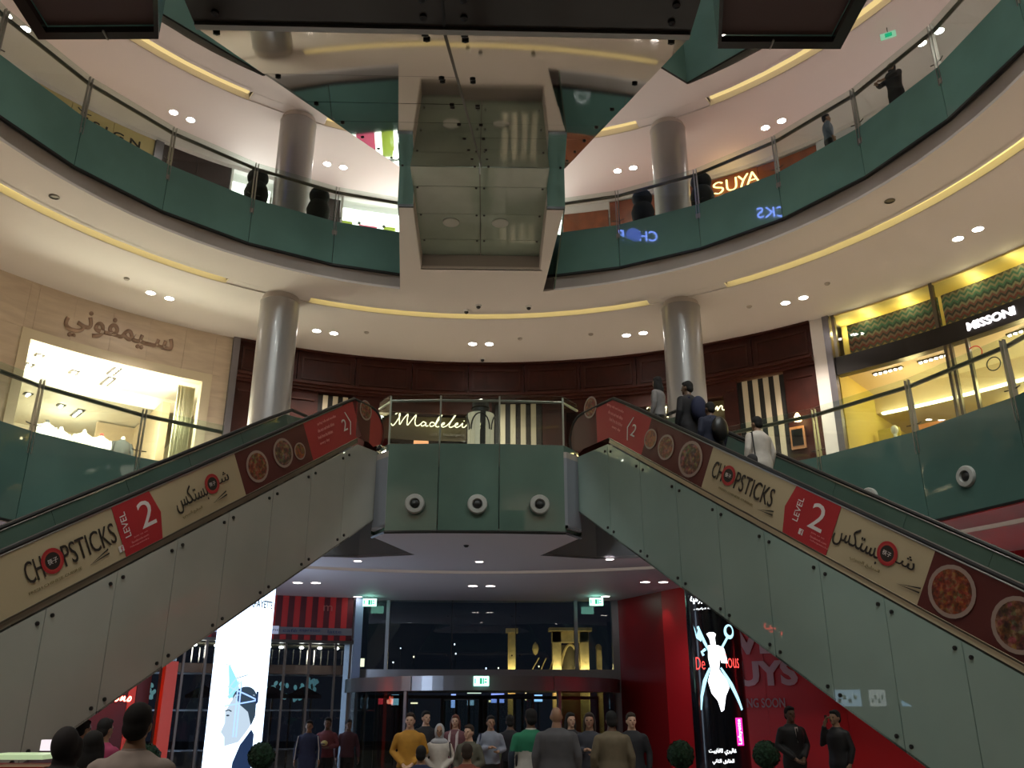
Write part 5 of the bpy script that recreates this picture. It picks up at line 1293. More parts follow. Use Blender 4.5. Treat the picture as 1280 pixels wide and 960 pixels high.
# black column prints
e_wh = emis('led_white', (.92, .97, 1), 2.4); e_lb = emis('led_light_blue', (.35, .70, .85), 1.5); e_rd = emis('led_red', (1, .07, .06), 1.6); e_pk = emis('led_pink', (1, .02, .28), 1.8)
BP(flat_text(arabic('غورميه'), -.30, 4.02, .46, .22, .008), e_wh); BP(flat_text(arabic('جاليري'), .26, 4.06, .34, .20, .008), e_wh); BP(flat_text(arabic('قائمة المأكولات'), -.16, 3.80, .56, .06), e_wh)
BP(poly_me([(-.16, 3.244), (-.10, 3.276), (.0, 3.276), (.05, 3.232), (.02, 3.157), (.03, 2.995), (-.08, 2.983), (-.10, 3.139)]), e_wh)            # chef hat
BP(poly_me([(-.14, 2.995), (.08, 2.995), (.20, 2.933), (.24, 2.765), (.26, 2.609), (.12, 2.621), (.10, 2.734), (.06, 2.484), (.20, 2.266), (.26, 2.111), (.16, 1.924), (.10, 1.643), (.04, 1.600), (-.02, 1.830), (-.14, 1.986), (-.20, 2.235), (-.12, 2.484), (-.16, 2.734)]), e_wh, .007)
BP(ribbon([(-.36, 3.419), (-.22, 3.076), (-.12, 2.858)], [.03, .035, .02]), e_lb); BP(poly_me([(-.48, 3.450), (-.42, 3.170), (-.30, 3.082), (-.26, 3.182), (-.34, 3.388), (-.40, 3.232), (-.44, 3.357)]), e_lb, .006)
BP(circ_me(.36, 3.29, .13, .16), e_lb); BP(circ_me(.37, 3.31, .08, .10), led_k, .008); BP(ribbon([(.30, 3.157), (.14, 2.920), (.08, 2.796)], .025), e_lb)
BP(ribbon([(-.14, 2.516), (-.28, 2.235), (-.38, 1.924), (-.42, 1.643)], [.02, .045, .035, .015]), e_lb); BP(ribbon([(.10, 2.516), (.30, 2.173), (.46, 1.861), (.56, 1.643)], [.02, .045, .04, .03]), e_lb)
BP(ribbon([(-.20, 2.920), (-.30, 2.858), (-.26, 2.783)], .03), e_lb)
BP(flat_text('De', -.36, 2.62, .24, .27, -.004), e_rd, .008); BP(flat_text('ious', .40, 2.66, .36, .29, -.004), e_rd, .008)
BP(poly_me([(.34, 1.48), (.52, 1.48), (.52, .92), (.34, .92)]), e_pk); me = flat_text('Lafayette', 0, 0, .50, .12); me.transform(Matrix.Translation((.43, 1.20, 0)) @ Matrix.Rotation(pi / 2, 4, 'Z')); BP(me, e_wh, .009)
BP(flat_text(arabic('غاليري لافاييت'), .02, -.10 + .0, .62, .13, .004), e_wh) if False else None
for st, v, W_, H_ in ((arabic('غاليري لافاييت'), 1.02 - .22, .60, .13), (arabic('الطابق الثاني'), .84 - .24, .46, .11), ('www.galerieslafayette.com', .42, .80, .035)): BP(flat_text(st, .0, v, W_, H_, .004), e_wh)

# =================================================================== GROUND FLOOR LEFT: STRIPED SHOP
SH = thing('striped_shopfront', 'ground floor shopfront with red striped fascia and tall dark glass left of the entrance', 'shopfront', P(111, 16.5, Z_F0))
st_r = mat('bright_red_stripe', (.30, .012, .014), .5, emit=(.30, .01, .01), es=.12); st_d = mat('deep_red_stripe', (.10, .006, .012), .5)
n = 30
for i in range(n):
    a0 = 102.6 + 18 * i / n; a1 = 102.6 + 18 * (i + 1) / n
    MB().arc(16.5, 16.6, a0, a1, 3.56, Z_C0, 1).obj('fascia_stripe', st_r if i % 2 else st_d, SH)
MB().arc(16.40, 16.5, 102.6, 110.0, 3.72, 3.92).obj('sign_strip', mat('grey_strip', (.16, .15, .17), .5), SH); MB().arc(16.40, 16.5, 110, 120.5, 3.72, 3.94).obj('sign_strip', mat('pale_strip', (.42, .46, .60), .5, emit=(.45, .5, .7), es=.30), SH)
for st, a, W_ in (('cappuccino', 111.6, 1.0), ('café', 108.9, .4), ('espresso', 106.9, .6), ('latte', 104.4, .4), ('baguettes', 117.2, .8)): cyl_text(st, a, 3.82, 16.39, .09, mat('dark_blue_letters', (.03, .04, .12), .5), SH, W=W_, ext=.01)
cyl_text('m', 105.2, 4.5, 16.49, .16, mat('dull_red_logo', (.40, .12, .10), .5), SH, W=.26, ext=.01)
MB().arc(16.3, 16.7, 102.4, 120.8, 3.48, 3.56).obj('head_rail', dsteel, SH)
for a in (120.5, 118.6, 116.6, 114.9, 112.8, 109.0, 106.6, 104.0, 102.5): MB().arc(16.45, 16.56, a, a + .22, Z_F0, 3.48, 1).obj('mullion', mat('bronze_mullion', (.16, .13, .11), .4, .5), SH)
for z in (1.62, 2.62, .55): MB().arc(17.9, 17.96, 102.5, 120.6, z, z + .05).obj('transom', alum, SH)
for a0, a1 in ((102.7, 106.6), (106.9, 109), (109.3, 112.8), (113.1, 116.6), (116.9, 120.5)): MB().arc(16.5, 16.52, a0, a1, Z_F0, 3.48).obj('window_pane', glass_mat('shop_night_glass', (.82, .86, .88), 1.1) if 'shop_night_glass' not in MATS else MATS['shop_night_glass'], SH)
for i in range(26):
    a = 103.2 + .68 * i
    MB().arc(17.3, 17.36, a, a + .10, 2.92, 3.34, 1).obj('hanging_tube', mat('silver_tube', (.55, .52, .44), .25, .9), SH)
MB().arc(17.0, 17.9, 102.5, 120.6, 3.42, 3.47).obj('ceiling_panel', mat('dark_olive_ceiling', (.10, .09, .06), .5), SH)
MB().arc(17.55, 17.65, 102.5, 120.6, 2.66, 2.92).obj('beam', mat('brown_beam', (.12, .07, .05), .5), SH)
for i, a in enumerate((119.6, 118.0, 117.6, 115.6, 110.6, 109.4, 107.4, 105.6, 103.9)):
    tag(MB().ell(P(a, 16.9, 3.38), (.07, .07, .04), 10, 6).obj('spot_lamp', emis('cool_spot', (1, .98, .88), 7), None, True), 'small bright spot lamp under the striped fascia, %s from the left' % ORD[i], 'lamp', 'spot lamps under the striped fascia')
light('lamp', 'POINT', P(117, 16.8, 3.2), 9, (1, .95, .85), .2); light('lamp', 'POINT', P(106, 16.8, 3.2), 9, (1, .95, .85), .2)
for i, (a, z, w_, h_, c_) in enumerate([(119.2, 2.2, .5, .5, (.20, .45, .48)), (113, 2.4, .4, .35, (.1, .4, .45)), (108.4, 2.35, .55, .4, (.25, .55, .6)), (106.8, 2.2, .6, .5, (.2, .5, .55)), (105, 2.5, .3, .5, (.15, .35, .4))]):
    t = thing('lit_planting', 'dim cyan lit patch of planting beyond the striped shop windows, %s from the left' % ORD[i], 'plant', P(a, 21, z), 0, 'lit planting beyond the striped shop')
    MB().tube([P(a, 21, Z_F0), P(a, 21, z)], .03, 5).obj('stem', MATS.get('bark') or mat('bark', (.06, .04, .03), .8), t)
    for k in range(14):
        q = P(a, 21, z) + Vector((random.uniform(-w_, w_) * .6, random.uniform(-.2, .2), random.uniform(-h_, h_) * .5))
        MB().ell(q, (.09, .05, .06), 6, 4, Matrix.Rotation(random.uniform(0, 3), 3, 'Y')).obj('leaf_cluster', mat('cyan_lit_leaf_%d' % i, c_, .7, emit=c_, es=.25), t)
for a, nm in ((115.0, 0), (109.0, 1), (106.0, 2)):
    t = thing('table_umbrella', 'dark square terrace umbrella beyond the striped shop windows, %s from the left' % ORD[nm], 'umbrella', P(a, 19.5, 0), 0, 'terrace umbrellas')
    MB().lathe([(.55, 2.0), (.55, 2.1), (.06, 2.35), (1e-4, 2.36)], P(a, 19.5, 0), 4).obj('canopy', mat('dark_canopy', (.03, .02, .03), .7), t); MB().tube([P(a, 19.5, Z_F0), P(a, 19.5, 2.3)], .03, 6).obj('pole', alum, t)
# blue grey pillar between shop and entrance
tag(MB().arc(16.3, 16.7, 101.6, 102.4, Z_F0, Z_C0, 1).obj('pillar', mat('blue_grey_pillar', (.26, .34, .50), .5)), 'blue grey pillar between striped shop and entrance', 'pillar')
# orange red pillar, red cafe wall, neon
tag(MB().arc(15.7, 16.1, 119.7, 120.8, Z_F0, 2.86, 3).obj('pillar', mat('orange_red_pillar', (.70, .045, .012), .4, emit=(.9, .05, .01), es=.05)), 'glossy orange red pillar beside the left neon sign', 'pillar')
t = thing('neon_sign', 'small red script neon sign partly hidden by the left escalator', 'sign', P(124.3, 16.2, 1.98))
RT = {'T': [[(.0, .85), (.1, 1), (.35, .95), (.6, 1)], [(.32, .95), (.25, .4), (.18, .1), (.05, .05)]], 'i': [[(.1, .5), (.05, .12), (.15, .05), (.3, .2)], [(.12, .72), (.14, .76)]],
      'm': [[(.0, .1), (.08, .5), (.05, .08), (.22, .5), (.2, .08), (.38, .5), (.36, .1), (.45, .1)]], 'H': [[(.1, 1), (.05, .0)], [(.5, 1), (.42, .0)], [(.0, .5), (.5, .55)]],
      'o': [[(.25, .5), (.08, .45), (.05, .15), (.2, .05), (.32, .25), (.25, .5), (.42, .45)]], 'r': [[(.0, .1), (.12, .55), (.2, .45), (.32, .48), (.28, .15), (.36, .06), (.45, .15)]],
      't': [[(.28, 1), (.15, .3), (.18, .06), (.35, .12)], [(.02, .62), (.42, .68)]], 'n': [[(.02, .08), (.1, .5), (.08, .1), (.28, .5), (.28, .1), (.4, .08)]], 's': [[(.05, .1), (.2, .5), (.3, .25), (.22, .04), (.05, .08)]], ' ': []}
def script_word(word, a, z, R, W, H, m, parent, r):
    adv = .44; n = len(word); tot = n * adv
    for i, ch in enumerate(word):
        for st in RT[ch]:
            pts = smooth_path([((i * adv + x + .12 * y) / tot, y, 0) for x, y in st], 3)
            MB().tube([P(a - math.degrees((p.x - .5) * W / R), R - .06, z + (p.y - .5) * H) for p in pts], r, 5).obj('neon_tube', m, parent, True)
script_word('rtons', 124.5, 1.98, 16.2, .78, .25, neon_r, t, .022); script_word('rtons', 124.5, 1.98, 16.17, .78, .25, neon_rc, t, .010); script_word('Tim Ho', 127.9, 1.98, 16.2, .9, .25, neon_r, t, .022)
light('neon_glow', 'POINT', P(124.3, 15.8, 1.95), 5, (1, .12, .05), .2)
W0 = struct('wall_left')
for a0, a1, m in ((121, 122.2, mat('deep_red_paint', (.09, .004, .005), .5)), (122.2, 122.9, MATS['orange_red_pillar']), (122.9, 126.2, mat('deep_red_paint', (.09, .004, .005), .5)), (126.2, 128, alum), (128, 140, mat('dim_cafe_wall', (.10, .05, .04), .5)), (140, 156, mat('deep_red_paint', (.09, .004, .005), .5)), (156, 170, darkpl), (170, 192, darkpl)):
    MB().arc(17.0, 17.1, a0 + .03, a1 - .03, Z_F0, Z_C0).obj('wall_panel', m, W0)
MB().arc(17.0, 17.1, 102.4, 121, Z_F0, 1.0).obj('wall_panel', black, W0) if False else None
# food counter with menu screens (left, mirrored in the right escalator cladding)
fc = thing('food_counter', 'long red food counter with bulkhead on the ground floor far left', 'counter', P(168, 14, Z_F0))
MB().arc(13.6, 14.4, 150, 192, Z_F0, .95).obj('counter_body', red_d, fc); MB().arc(13.5, 14.5, 150, 192, .95, 1.0).obj('counter_top', mat('counter_top_green', (.45, .55, .35), .3), fc)
MB().arc(13.55, 13.75, 148, 192, 3.4, Z_C0 - .06).obj('bulkhead', darkpl, fc); MB().arc(13.6, 16.8, 148, 192, 3.4, 3.45).obj('soffit', darkpl, fc)
MB().arc(15.0, 15.1, 150, 192, Z_F0, 3.4).obj('back_panel', mat('counter_back', (.12, .09, .07), .5), fc)
scr = [(158.3, 161.6, 0), (162.6, 164.6, 1), (166.4, 169.3, 2), (170.0, 171.2, 3), (171.5, 173.0, 4), (173.7, 175.6, 5), (175.7, 177.9, 5), (179.0, 183.0, 0)]
for i, (a0, a1, k) in enumerate(scr):
    t = thing('menu_screen', 'pale blue lit menu screen above the far left food counter, %s from the right' % ORD[i], 'screen', P((a0 + a1) / 2, 13.5, 2.0), 0)
    MB().arc(13.52, 13.56, a0, a1, 1.76, 2.24).obj('display', emis('menu_display_%d' % (k % 3), ((.40, .60, .80), (.55, .60, .60), (.35, .62, .90))[k % 3], 2.6), t)
    for j in range(4): MB().arc(13.50, 13.515, a0 + (a1 - a0) * (.12 + .2 * j), a0 + (a1 - a0) * (.24 + .2 * j), 1.86 + .1 * (j % 2), 1.98 + .1 * (j % 2), 1).obj('menu_picture', mat('menu_print', (.10, .16, .22), .5), t)
    MB().tube([P((a0 + a1) / 2, 13.54, 2.24), P((a0 + a1) / 2, 13.6, 3.4)], .012, 5).obj('hanger', dsteel, t)
t = thing('neon_sign', 'large red script neon sign over the far left food counter', 'sign', P(160, 13.5, 4))
script_word('Tim Hortons', 168.0, 4.05, 13.55, 2.7, .40, neon_r, t, .03)
cyl_text(arabic('تيم هورتنز'), 154.2, 4.12, 13.5, .50, neon_r, t, W=1.9, ext=.03)
light('lamp', 'POINT', P(168, 13.0, 2.6), 12, (.8, .9, 1), .3); light('lamp', 'POINT', P(140, 14.5, 3.2), 14, (1, .7, .5), .3)
# near serving counter with green lit tray
t = thing('serving_counter', 'low serving counter with a pale green lit top behind the headscarf woman', 'counter', (-4.6, 9.4, Z_F0))
MB().box((-4.35, 9.4, .50), (1.0, .7, 1.24)).obj('body', red_d, t); MB().box((-4.2, 9.4, 1.20), (.62, .6, .04)).obj('top', mat('pale_green_lit_top', (.50, .62, .38), .4, emit=(.6, .8, .45), es=.35), t)
MB().box((-4.08, 9.62, 1.29), (.14, .08, .10)).obj('small_screen', emis('counter_screen', (.9, .80, .85), .8), t); MB().box((-3.95, 9.6, 1.31), (.10, .08, .16)).obj('till', steel, t)
# ball topiaries on the ground floor
def ball(x, y, z, r, label, i):
    t = thing('ball_topiary', label, 'plant', (x, y, Z_F0), 0)
    MB().lathe([(.20, 0), (.26, .45), (.28, .5), (.24, .5)], (x, y, Z_F0), 4 * 6).obj('planter', pot, t, True)
    b = MB(); rnd = random.Random(i); n = 500
    for k in range(n):
        zz = 1 - 2 * (k + .5) / n; ph = k * 2.39996; rr = sqrt(1 - zz * zz); d = Vector((rr * cos(ph), rr * sin(ph), zz)); q = Vector((x, y, z)) + d * r * rnd.uniform(.93, 1.03)
        u = d.orthogonal().normalized() * .03; v = d.cross(u); a = rnd.random() * 6.28; u2 = u * cos(a) + v * sin(a); v2 = d * .015 + (v * cos(a) - u * sin(a)) * .9
        b.add([q - u2, q + v2, q + u2, q - v2], [(0, 1, 2), (0, 2, 3)])
    c = MB().ell((x, y, z), (r * .95, r * .95, r * .95), 20, 14).obj('crown', leaf, t, True)
    tag(b.obj('leaves', leaf, c), kind='stuff'); MB().tube([(x, y, .3), (x, y, z - r * .8)], .03, 6).obj('stem', mat('bark', (.06, .04, .03), .8), t)
for i, (x, y, l) in enumerate(((-5.9, 17.6, 'left of the white advertising column'), (-4.05, 18.6, 'right of the white advertising column'), (3.98, 18, 'left of the black advertising column'), (5.62, 18, 'right of the black advertising column'))):
    ball(x, y, .80 if i < 2 else .84, .25, 'round clipped ball topiary in a dark planter, ' + l, i)
# =================================================================== PEOPLE
import numpy as np
def remesh(mb, vox, smooth=2, name='m', fac=.5):
    me = mb.mesh('tmp', []) if False else None
    me = bpy.data.meshes.new('tmp'); me.from_pydata(mb.v, [], mb.f)
    bm = bmesh.new(); bm.from_mesh(me); bmesh.ops.recalc_face_normals(bm, faces=bm.faces); bm.to_mesh(me); bm.free()
    o = bpy.data.objects.new('tmp', me); COL.objects.link(o)
    m = o.modifiers.new('r', 'REMESH'); m.mode = 'VOXEL'; m.voxel_size = vox; m.use_smooth_shade = True
    if smooth: k = o.modifiers.new('s', 'SMOOTH'); k.iterations = smooth; k.factor = fac
    dg = bpy.context.evaluated_depsgraph_get(); r = bpy.data.meshes.new_from_object(o.evaluated_get(dg)); r.name = name
    bpy.data.objects.remove(o); bpy.data.meshes.remove(me)
    r.polygons.foreach_set('use_smooth', [True] * len(r.polygons)); return r
V = Vector
TORSO = [(.80, .155, .115, 0), (.90, .172, .125, 0), (1.0, .155, .112, 0), (1.10, .143, .105, -.004), (1.22, .158, .115, -.004), (1.33, .172, .118, 0), (1.40, .162, .100, .005), (1.45, .125, .080, .01), (1.49, .070, .064, .012), (1.56, .054, .056, .005)]
POSES = {   # elbow, wrist for right (x<0) and left (x>0) arm; hip to ankle; lean
 'down': (((-.26, .03, 1.14), (-.27, -.05, .90)), ((.26, .03, 1.14), (.27, -.05, .90))),
 'clasp': (((-.27, .03, 1.15), (-.09, -.20, .95)), ((.27, .03, 1.15), (.05, -.21, .96))),
 'chest': (((-.26, .0, 1.16), (-.06, -.23, 1.20)), ((.26, .0, 1.16), (.10, -.24, 1.13))),
 'ear': (((-.27, -.06, 1.20), (-.13, -.13, 1.52)), ((.26, .03, 1.14), (.24, -.05, .90))),
 'rail': (((-.27, -.10, 1.18), (-.30, -.34, 1.08)), ((.26, .03, 1.14), (.26, -.06, .90))),
 'lean': (((-.24, -.20, 1.22), (-.12, -.40, 1.12)), ((.24, -.20, 1.22), (.10, -.40, 1.12))),
 'step': (((-.25, .08, 1.15), (-.27, .10, .91)), ((.25, -.06, 1.15), (.25, -.20, .95))),
}
def tor(extra=0., z0=.80, z1=1.56, wide=1., pitch=0.):
    vs = []; fs = []; n = 20; R_ = [q for q in TORSO if z0 - .001 <= q[0] <= z1 + .001]
    for z, rx, ry, dy in R_:
        ex = extra * (1 if z < 1.44 else .4)
        vs += [V(((rx + ex) * wide * cos(2 * pi * k / n), (ry + ex) * wide * sin(2 * pi * k / n) + dy, z)) for k in range(n)]
    m = len(R_)
    fs = [(i * n + k, i * n + (k + 1) % n, (i + 1) * n + (k + 1) % n, (i + 1) * n + k) for i in range(m - 1) for k in range(n)] + [tuple(range(n))[::-1], tuple((m - 1) * n + k for k in range(n))]
    return vs, fs
def legs(mb, e, step, z1=0., r=(.088, .062, .044)):
    for s in (-1, 1):
        dy = step * s
        mb.tube([(s * .085, 0, .92), (s * .092, dy * .4 - .01, .50), (s * .095, dy + .01, max(z1, .09))], [r[0] + e, r[1] + e, r[2] + e], 14)
PM = {}
def body_mesh(pose, yaw, step):
    k = ('b', pose, yaw, step)
    if k in PM: return PM[k]
    mb = MB(); mb.add(*tor())
    H = Matrix.Rotation(radians(yaw), 3, 'Z')
    def hd(c, r, n=16, m=12): c = H @ V((c[0], c[1], 0)) + V((0, 0, c[2])); mb.ell(c, r, n, m, H)
    hd((0, .0, 1.645), (.076, .094, .108)); hd((0, -.035, 1.585), (.056, .062, .058)); hd((0, -.105, 1.622), (.013, .022, .026), 10, 8); hd((0, -.088, 1.578), (.028, .012, .014), 10, 6)
    hd((0, -.07, 1.66), (.055, .024, .018)); hd((0, -.085, 1.545), (.024, .02, .018), 10, 8)
    for s in (-1, 1): hd((s * .077, .008, 1.622), (.012, .020, .032), 10, 8); hd((s * .035, -.072, 1.605), (.022, .018, .022), 10, 8)
    for s, (el, wr) in zip((-1, 1), POSES[pose]):
        sh = V((s * .175, .008, 1.405)); el = V(el); wr = V(wr)
        mb.ell(sh + V((-s * .02, 0, -.025)), (.050, .048, .052), 14, 10)
        m1 = sh.lerp(el, .4); m2 = el.lerp(wr, .35)
        mb.tube([sh + V((-s * .02, 0, -.03)), m1, el, m2, wr], [.042, .044, .039, .040, .027], 12)
        d = (wr - el).normalized(); side = V((0, 0, 1)).cross(d) if abs(d.z) < .8 else V((0, 1, 0)) * (1 if s > 0 else 1)
        if pose == 'ear' and s < 0: d = V((.35, .15, .92)).normalized(); side = V((0, 1, 0))
        side = (side - d * side.dot(d)).normalized(); nr = d.cross(side)
        mb.tube([wr - d * .01, wr + d * .04, wr + d * .085], [.026, .030, .024], 12)
        M3 = Matrix((side, nr, d)).transposed(); mb.ell(wr + d * .055, (.040, .017, .050), 14, 10, M3)
        curl = nr * (1 if nr.dot(V((-s, 0, 0)) + V((0, -.3, 0))) > 0 else -1)
        for i, (o_, ln) in enumerate(((-.030, .068), (-.010, .078), (.011, .073), (.030, .058))):
            b0 = wr + d * .085 + side * o_; b1 = b0 + d * ln * .45 + curl * .006; b2 = b1 + d * ln * .33 + curl * .014; b3 = b2 + d * ln * .18 + curl * .016
            mb.tube([b0 - d * .02, b0, b1, b2, b3], [.010, .0105, .010, .009, .0075], 8)
        t0 = wr + d * .02 - side * .026; t1 = t0 + d * .03 - side * .028 + curl * .008; t2 = t1 + d * .030 - side * .010 + curl * .010
        mb.tube([t0, t1, t2], [.013, .012, .009], 8)
    legs(mb, 0, step)
    for s in (-1, 1): mb.ell((s * .096, step * s - .045, .045), (.042, .115, .042), 14, 10)
    PM[k] = remesh(mb, .0105, 2, 'body'); return PM[k]
def cloth(kind, pose, step, wide):
    k = (kind, pose, step, wide)
    if k in PM: return PM[k]
    mb = MB()
    if kind in ('shirt', 'jacket', 'tee'):
        e = .020 if kind != 'jacket' else .034
        vs, fs = tor(e, .80 if kind == 'jacket' else .90, 1.49, wide); mb.add(vs, fs)
        if kind == 'jacket':
            mb.lathe([(.20 * wide, 0), (.195 * wide, .12)], (0, 0, .74), 20, Matrix.Diagonal(V((1, .74, 1))))
        for s, (el, wr) in zip((-1, 1), POSES[pose]):
            sh = V((s * .175 * wide, .008, 1.40)); el = V(el); wr = V(wr); el.x *= wide ** .5
            mb.ell(sh + V((-s * .012, 0, -.02)), (.060 + e * .5, .058 + e * .4, .062 + e * .3), 14, 10)
            if kind == 'tee': mb.tube([sh, sh.lerp(el, .7)], [.062, .062], 12)
            else: mb.tube([sh, sh.lerp(el, .5), el, el.lerp(wr, .5), wr.lerp(el, .04)], [.058 + e * .3, .054 + e * .3, .050 + e * .3, .046 + e * .3, .036 + e * .2], 12)
        PM[k] = remesh(mb, .016, 7, kind)
    elif kind == 'trousers':
        vs, fs = tor(.012, .80, 1.0, wide); mb.add(vs, fs); legs(mb, .016, step, .06, (.092, .066, .056)); PM[k] = remesh(mb, .018, 2, kind)
    elif kind == 'skirt':
        mb.lathe([(.15 * wide, .98), (.19 * wide, .88), (.20 * wide, .6), (.24 * wide, .25), (.27 * wide, .06)], (0, 0, 0), 24, Matrix.Diagonal(V((1, .8, 1)))); PM[k] = mb.mesh(kind, [], True) if False else remesh(mb, .02, 2, kind)
    return PM[k]
def head_cover(kind, yaw):
    k = (kind, yaw)
    if k in PM: return PM[k]
    mb = MB(); H = Matrix.Rotation(radians(yaw), 3, 'Z')
    def hd(c, r, n=16, m=12): c = H @ V((c[0], c[1], 0)) + V((0, 0, c[2])); mb.ell(c, r, n, m, H)
    if kind in ('short', 'long', 'bun'):
        hd((0, .020, 1.672), (.087, .094, .100)); hd((0, -.038, 1.724), (.068, .052, .036)); hd((0, .052, 1.612), (.080, .058, .072))
        if kind == 'long':
            hd((0, .065, 1.50), (.105, .05, .15));
            for s in (-1, 1): hd((s * .082, .02, 1.55), (.026, .05, .13))
        if kind == 'bun': hd((0, .115, 1.66), (.045, .045, .045))
    elif kind == 'hijab':
        hd((0, .022, 1.655), (.094, .098, .122)); hd((0, .0, 1.54), (.085, .080, .075)); hd((0, .015, 1.44), (.17, .125, .085))
        for s in (-1, 1): hd((s * .070, -.03, 1.62), (.026, .052, .085))
    PM[k] = remesh(mb, .010, 3, 'hair' if kind != 'hijab' else 'headscarf'); return PM[k]
eye_m = MB().ell((0, 0, 0), (.014, .007, .007), 10, 6).mesh('eye', mat('dark_eye', (.02, .015, .01), .2), True)
mouth_m = MB().ell((0, 0, 0), (.022, .006, .006), 10, 6).mesh('mouth', mat('lips', (.28, .09, .08), .5), True)
shoe_m = MB().ell((0, -.045, .048), (.050, .130, .050), 16, 10).box((0, -.045, .012), (.09, .25, .024)).mesh('shoe', [], True)
SK = {'l': mat('light_skin', (.55, .34, .24), .5), 'm': mat('tan_skin', (.32, .18, .11), .5), 'd': mat('dark_skin', (.14, .075, .045), .5)}
HC = {'k': mat('black_hair', (.006, .005, .005), .85), 'b': mat('brown_hair', (.03, .016, .009), .8), 'r': mat('reddish_hair', (.12, .03, .015), .5), 'g': mat('grey_scarf', (.36, .36, .38), .8), 'n': mat('black_scarf', (.012, .010, .012), .8)}
def oo(name, me, parent, m, slot2=None):
    o = bpy.data.objects.new(name, me); COL.objects.link(o); o.parent = parent
    if not me.materials: me.materials.append(None)
    o.material_slots[0].link = 'OBJECT'; o.material_slots[0].material = m
    return o
def person(label, loc, face, h, pose='down', yaw=0, step=0., top='shirt', top_m=None, bot='trousers', bot_m=None, hair='short', hc='k', sk='m', wide=1., extra=None, group=None):
    t = thing('person', label, 'person', loc, radians(face), group); s = h / 1.75; t.scale = (s, s, s)
    oo('body', body_mesh(pose, yaw, step), t, SK[sk])
    oo({'shirt': 'shirt', 'jacket': 'jacket', 'tee': 'shirt'}[top], cloth(top, pose, step, wide), t, top_m)
    oo(bot, cloth(bot, 'down', step, wide), t, bot_m or black)
    if hair: oo('headscarf' if hair == 'hijab' else 'hair', head_cover(hair, yaw), t, HC[hc])
    H = Matrix.Rotation(radians(yaw), 3, 'Z')
    for x in (-.032, .032): e = oo('eye', eye_m, t, MATS['dark_eye']); e.location = H @ V((x, -.086, 0)) + V((0, 0, 1.642))
    e = oo('mouth', mouth_m, t, MATS['lips']); e.location = H @ V((0, -.100, 0)) + V((0, 0, 1.576))
    for sx in (-1, 1): e = oo('shoe', shoe_m, t, black); e.location = (sx * .096, step * sx, 0)
    if extra: extra(t)
    return t
def cm(n, c, r=.8): return mat(n, c, r, noise=.12, nscale=8)
def part(mb, name, m, t, smooth=True):
    me = mb.mesh(name, m, smooth); o = bpy.data.objects.new(name, me); COL.objects.link(o); o.parent = t; return o
def backpack(m):
    def f(t):
        b = MB().ell((0, .24, 1.18), (.17, .12, .24), 16, 12); part(b, 'backpack', m, t)
        for s in (-1, 1): part(MB().tube([(s * .11, .14, 1.40), (s * .12, .0, 1.45), (s * .13, -.13, 1.34), (s * .14, -.12, 1.15), (s * .14, .10, 1.02)], .018, 6), 'strap', m, t)
    return f
def shoulder_bag(m, s=1):
    def f(t):
        part(MB().ell((s * .27, .08, .92), (.07, .14, .12), 14, 10), 'handbag', m, t); part(MB().tube([(s * .25, .0, .98), (s * .20, -.06, 1.44), (s * .20, .08, 1.44), (s * .25, .16, .98)], .012, 6), 'bag_strap', m, t)
    return f
F0 = Z_F0
cx_ = shoulder_bag(cm('dark_bag', (.02, .018, .02)))
# foreground
person('man in a beige sweater seen from behind, nearest person at lower left', (-1.92, 6.0, F0), 185, 1.76, 'down', 0, top='shirt', top_m=cm('beige_sweater', (.36, .30, .27)), bot_m=cm('dark_trousers', (.03, .03, .035)), sk='m', wide=1.12, extra=lambda t: part(MB().lathe([(.088, -.02), (.080, .02), (.070, .045)], (0, .01, 1.455), 20, None, False), 'collar', MATS['beige_sweater'], t))
person('woman in a black headscarf and robe seen from behind left of the beige sweater man', (-2.47, 6.3, F0), 170, 1.61, 'down', 0, top='jacket', top_m=cm('black_robe', (.012, .010, .012)), bot='skirt', bot_m=MATS['black_robe'], hair='hijab', hc='n', sk='m')
person('shorter dark haired figure in black between the headscarf woman and beige sweater man', (-2.79, 7.5, F0), 190, 1.57, 'down', 0, top='shirt', top_m=MATS['black_robe'], bot_m=black, hair='long', sk='m')
person('person in a magenta red sweater at the serving counter below the red neon sign', (-4.10, 11.0, F0), 160, 1.64, 'down', 0, top='shirt', top_m=cm('magenta_sweater', (.30, .03, .09)), bot_m=black, sk='m', wide=1.05)
person('person in a pale cyan shirt beside the magenta sweater at the far left', (-4.85, 12.2, F0), 150, 1.62, 'down', 0, top='shirt', top_m=cm('cyan_shirt', (.25, .62, .62)), bot_m=black, sk='m')
# entrance crowd, left to right
person('youth in a navy track jacket with white piping beside the maroon shirt man', (-3.34, 19.5, F0), 5, 1.55, 'down', 0, top='jacket', top_m=cm('navy_jacket', (.03, .04, .10)), bot_m=cm('jeans', (.05, .08, .18)), sk='m', extra=lambda t: [part(MB().tube([(s * .22, -.06, 1.42), (s * .26, -.04, 1.15), (s * .27, -.10, .92)], .010, 6), 'piping', ink_w, t) for s in (-1, 1)])
def folded(t): part(MB().ell((.02, -.26, 1.22), (.08, .05, .06), 12, 8), 'yellow_bundle', cm('yellow_bundle', (.62, .50, .20)), t)
person('man in a maroon shirt holding a yellow bundle at his chest', (-3.05, 20, F0), -5, 1.60, 'chest', 0, top='shirt', top_m=cm('maroon_shirt', (.17, .04, .05)), bot_m=black, sk='d', extra=folded)
person('person in dark maroon clothing half hidden at the edge of the revolving door', (-2.68, 20.5, F0), 20, 1.56, 'down', 10, top='shirt', top_m=cm('dark_maroon', (.07, .025, .035)), bot_m=black, sk='d')
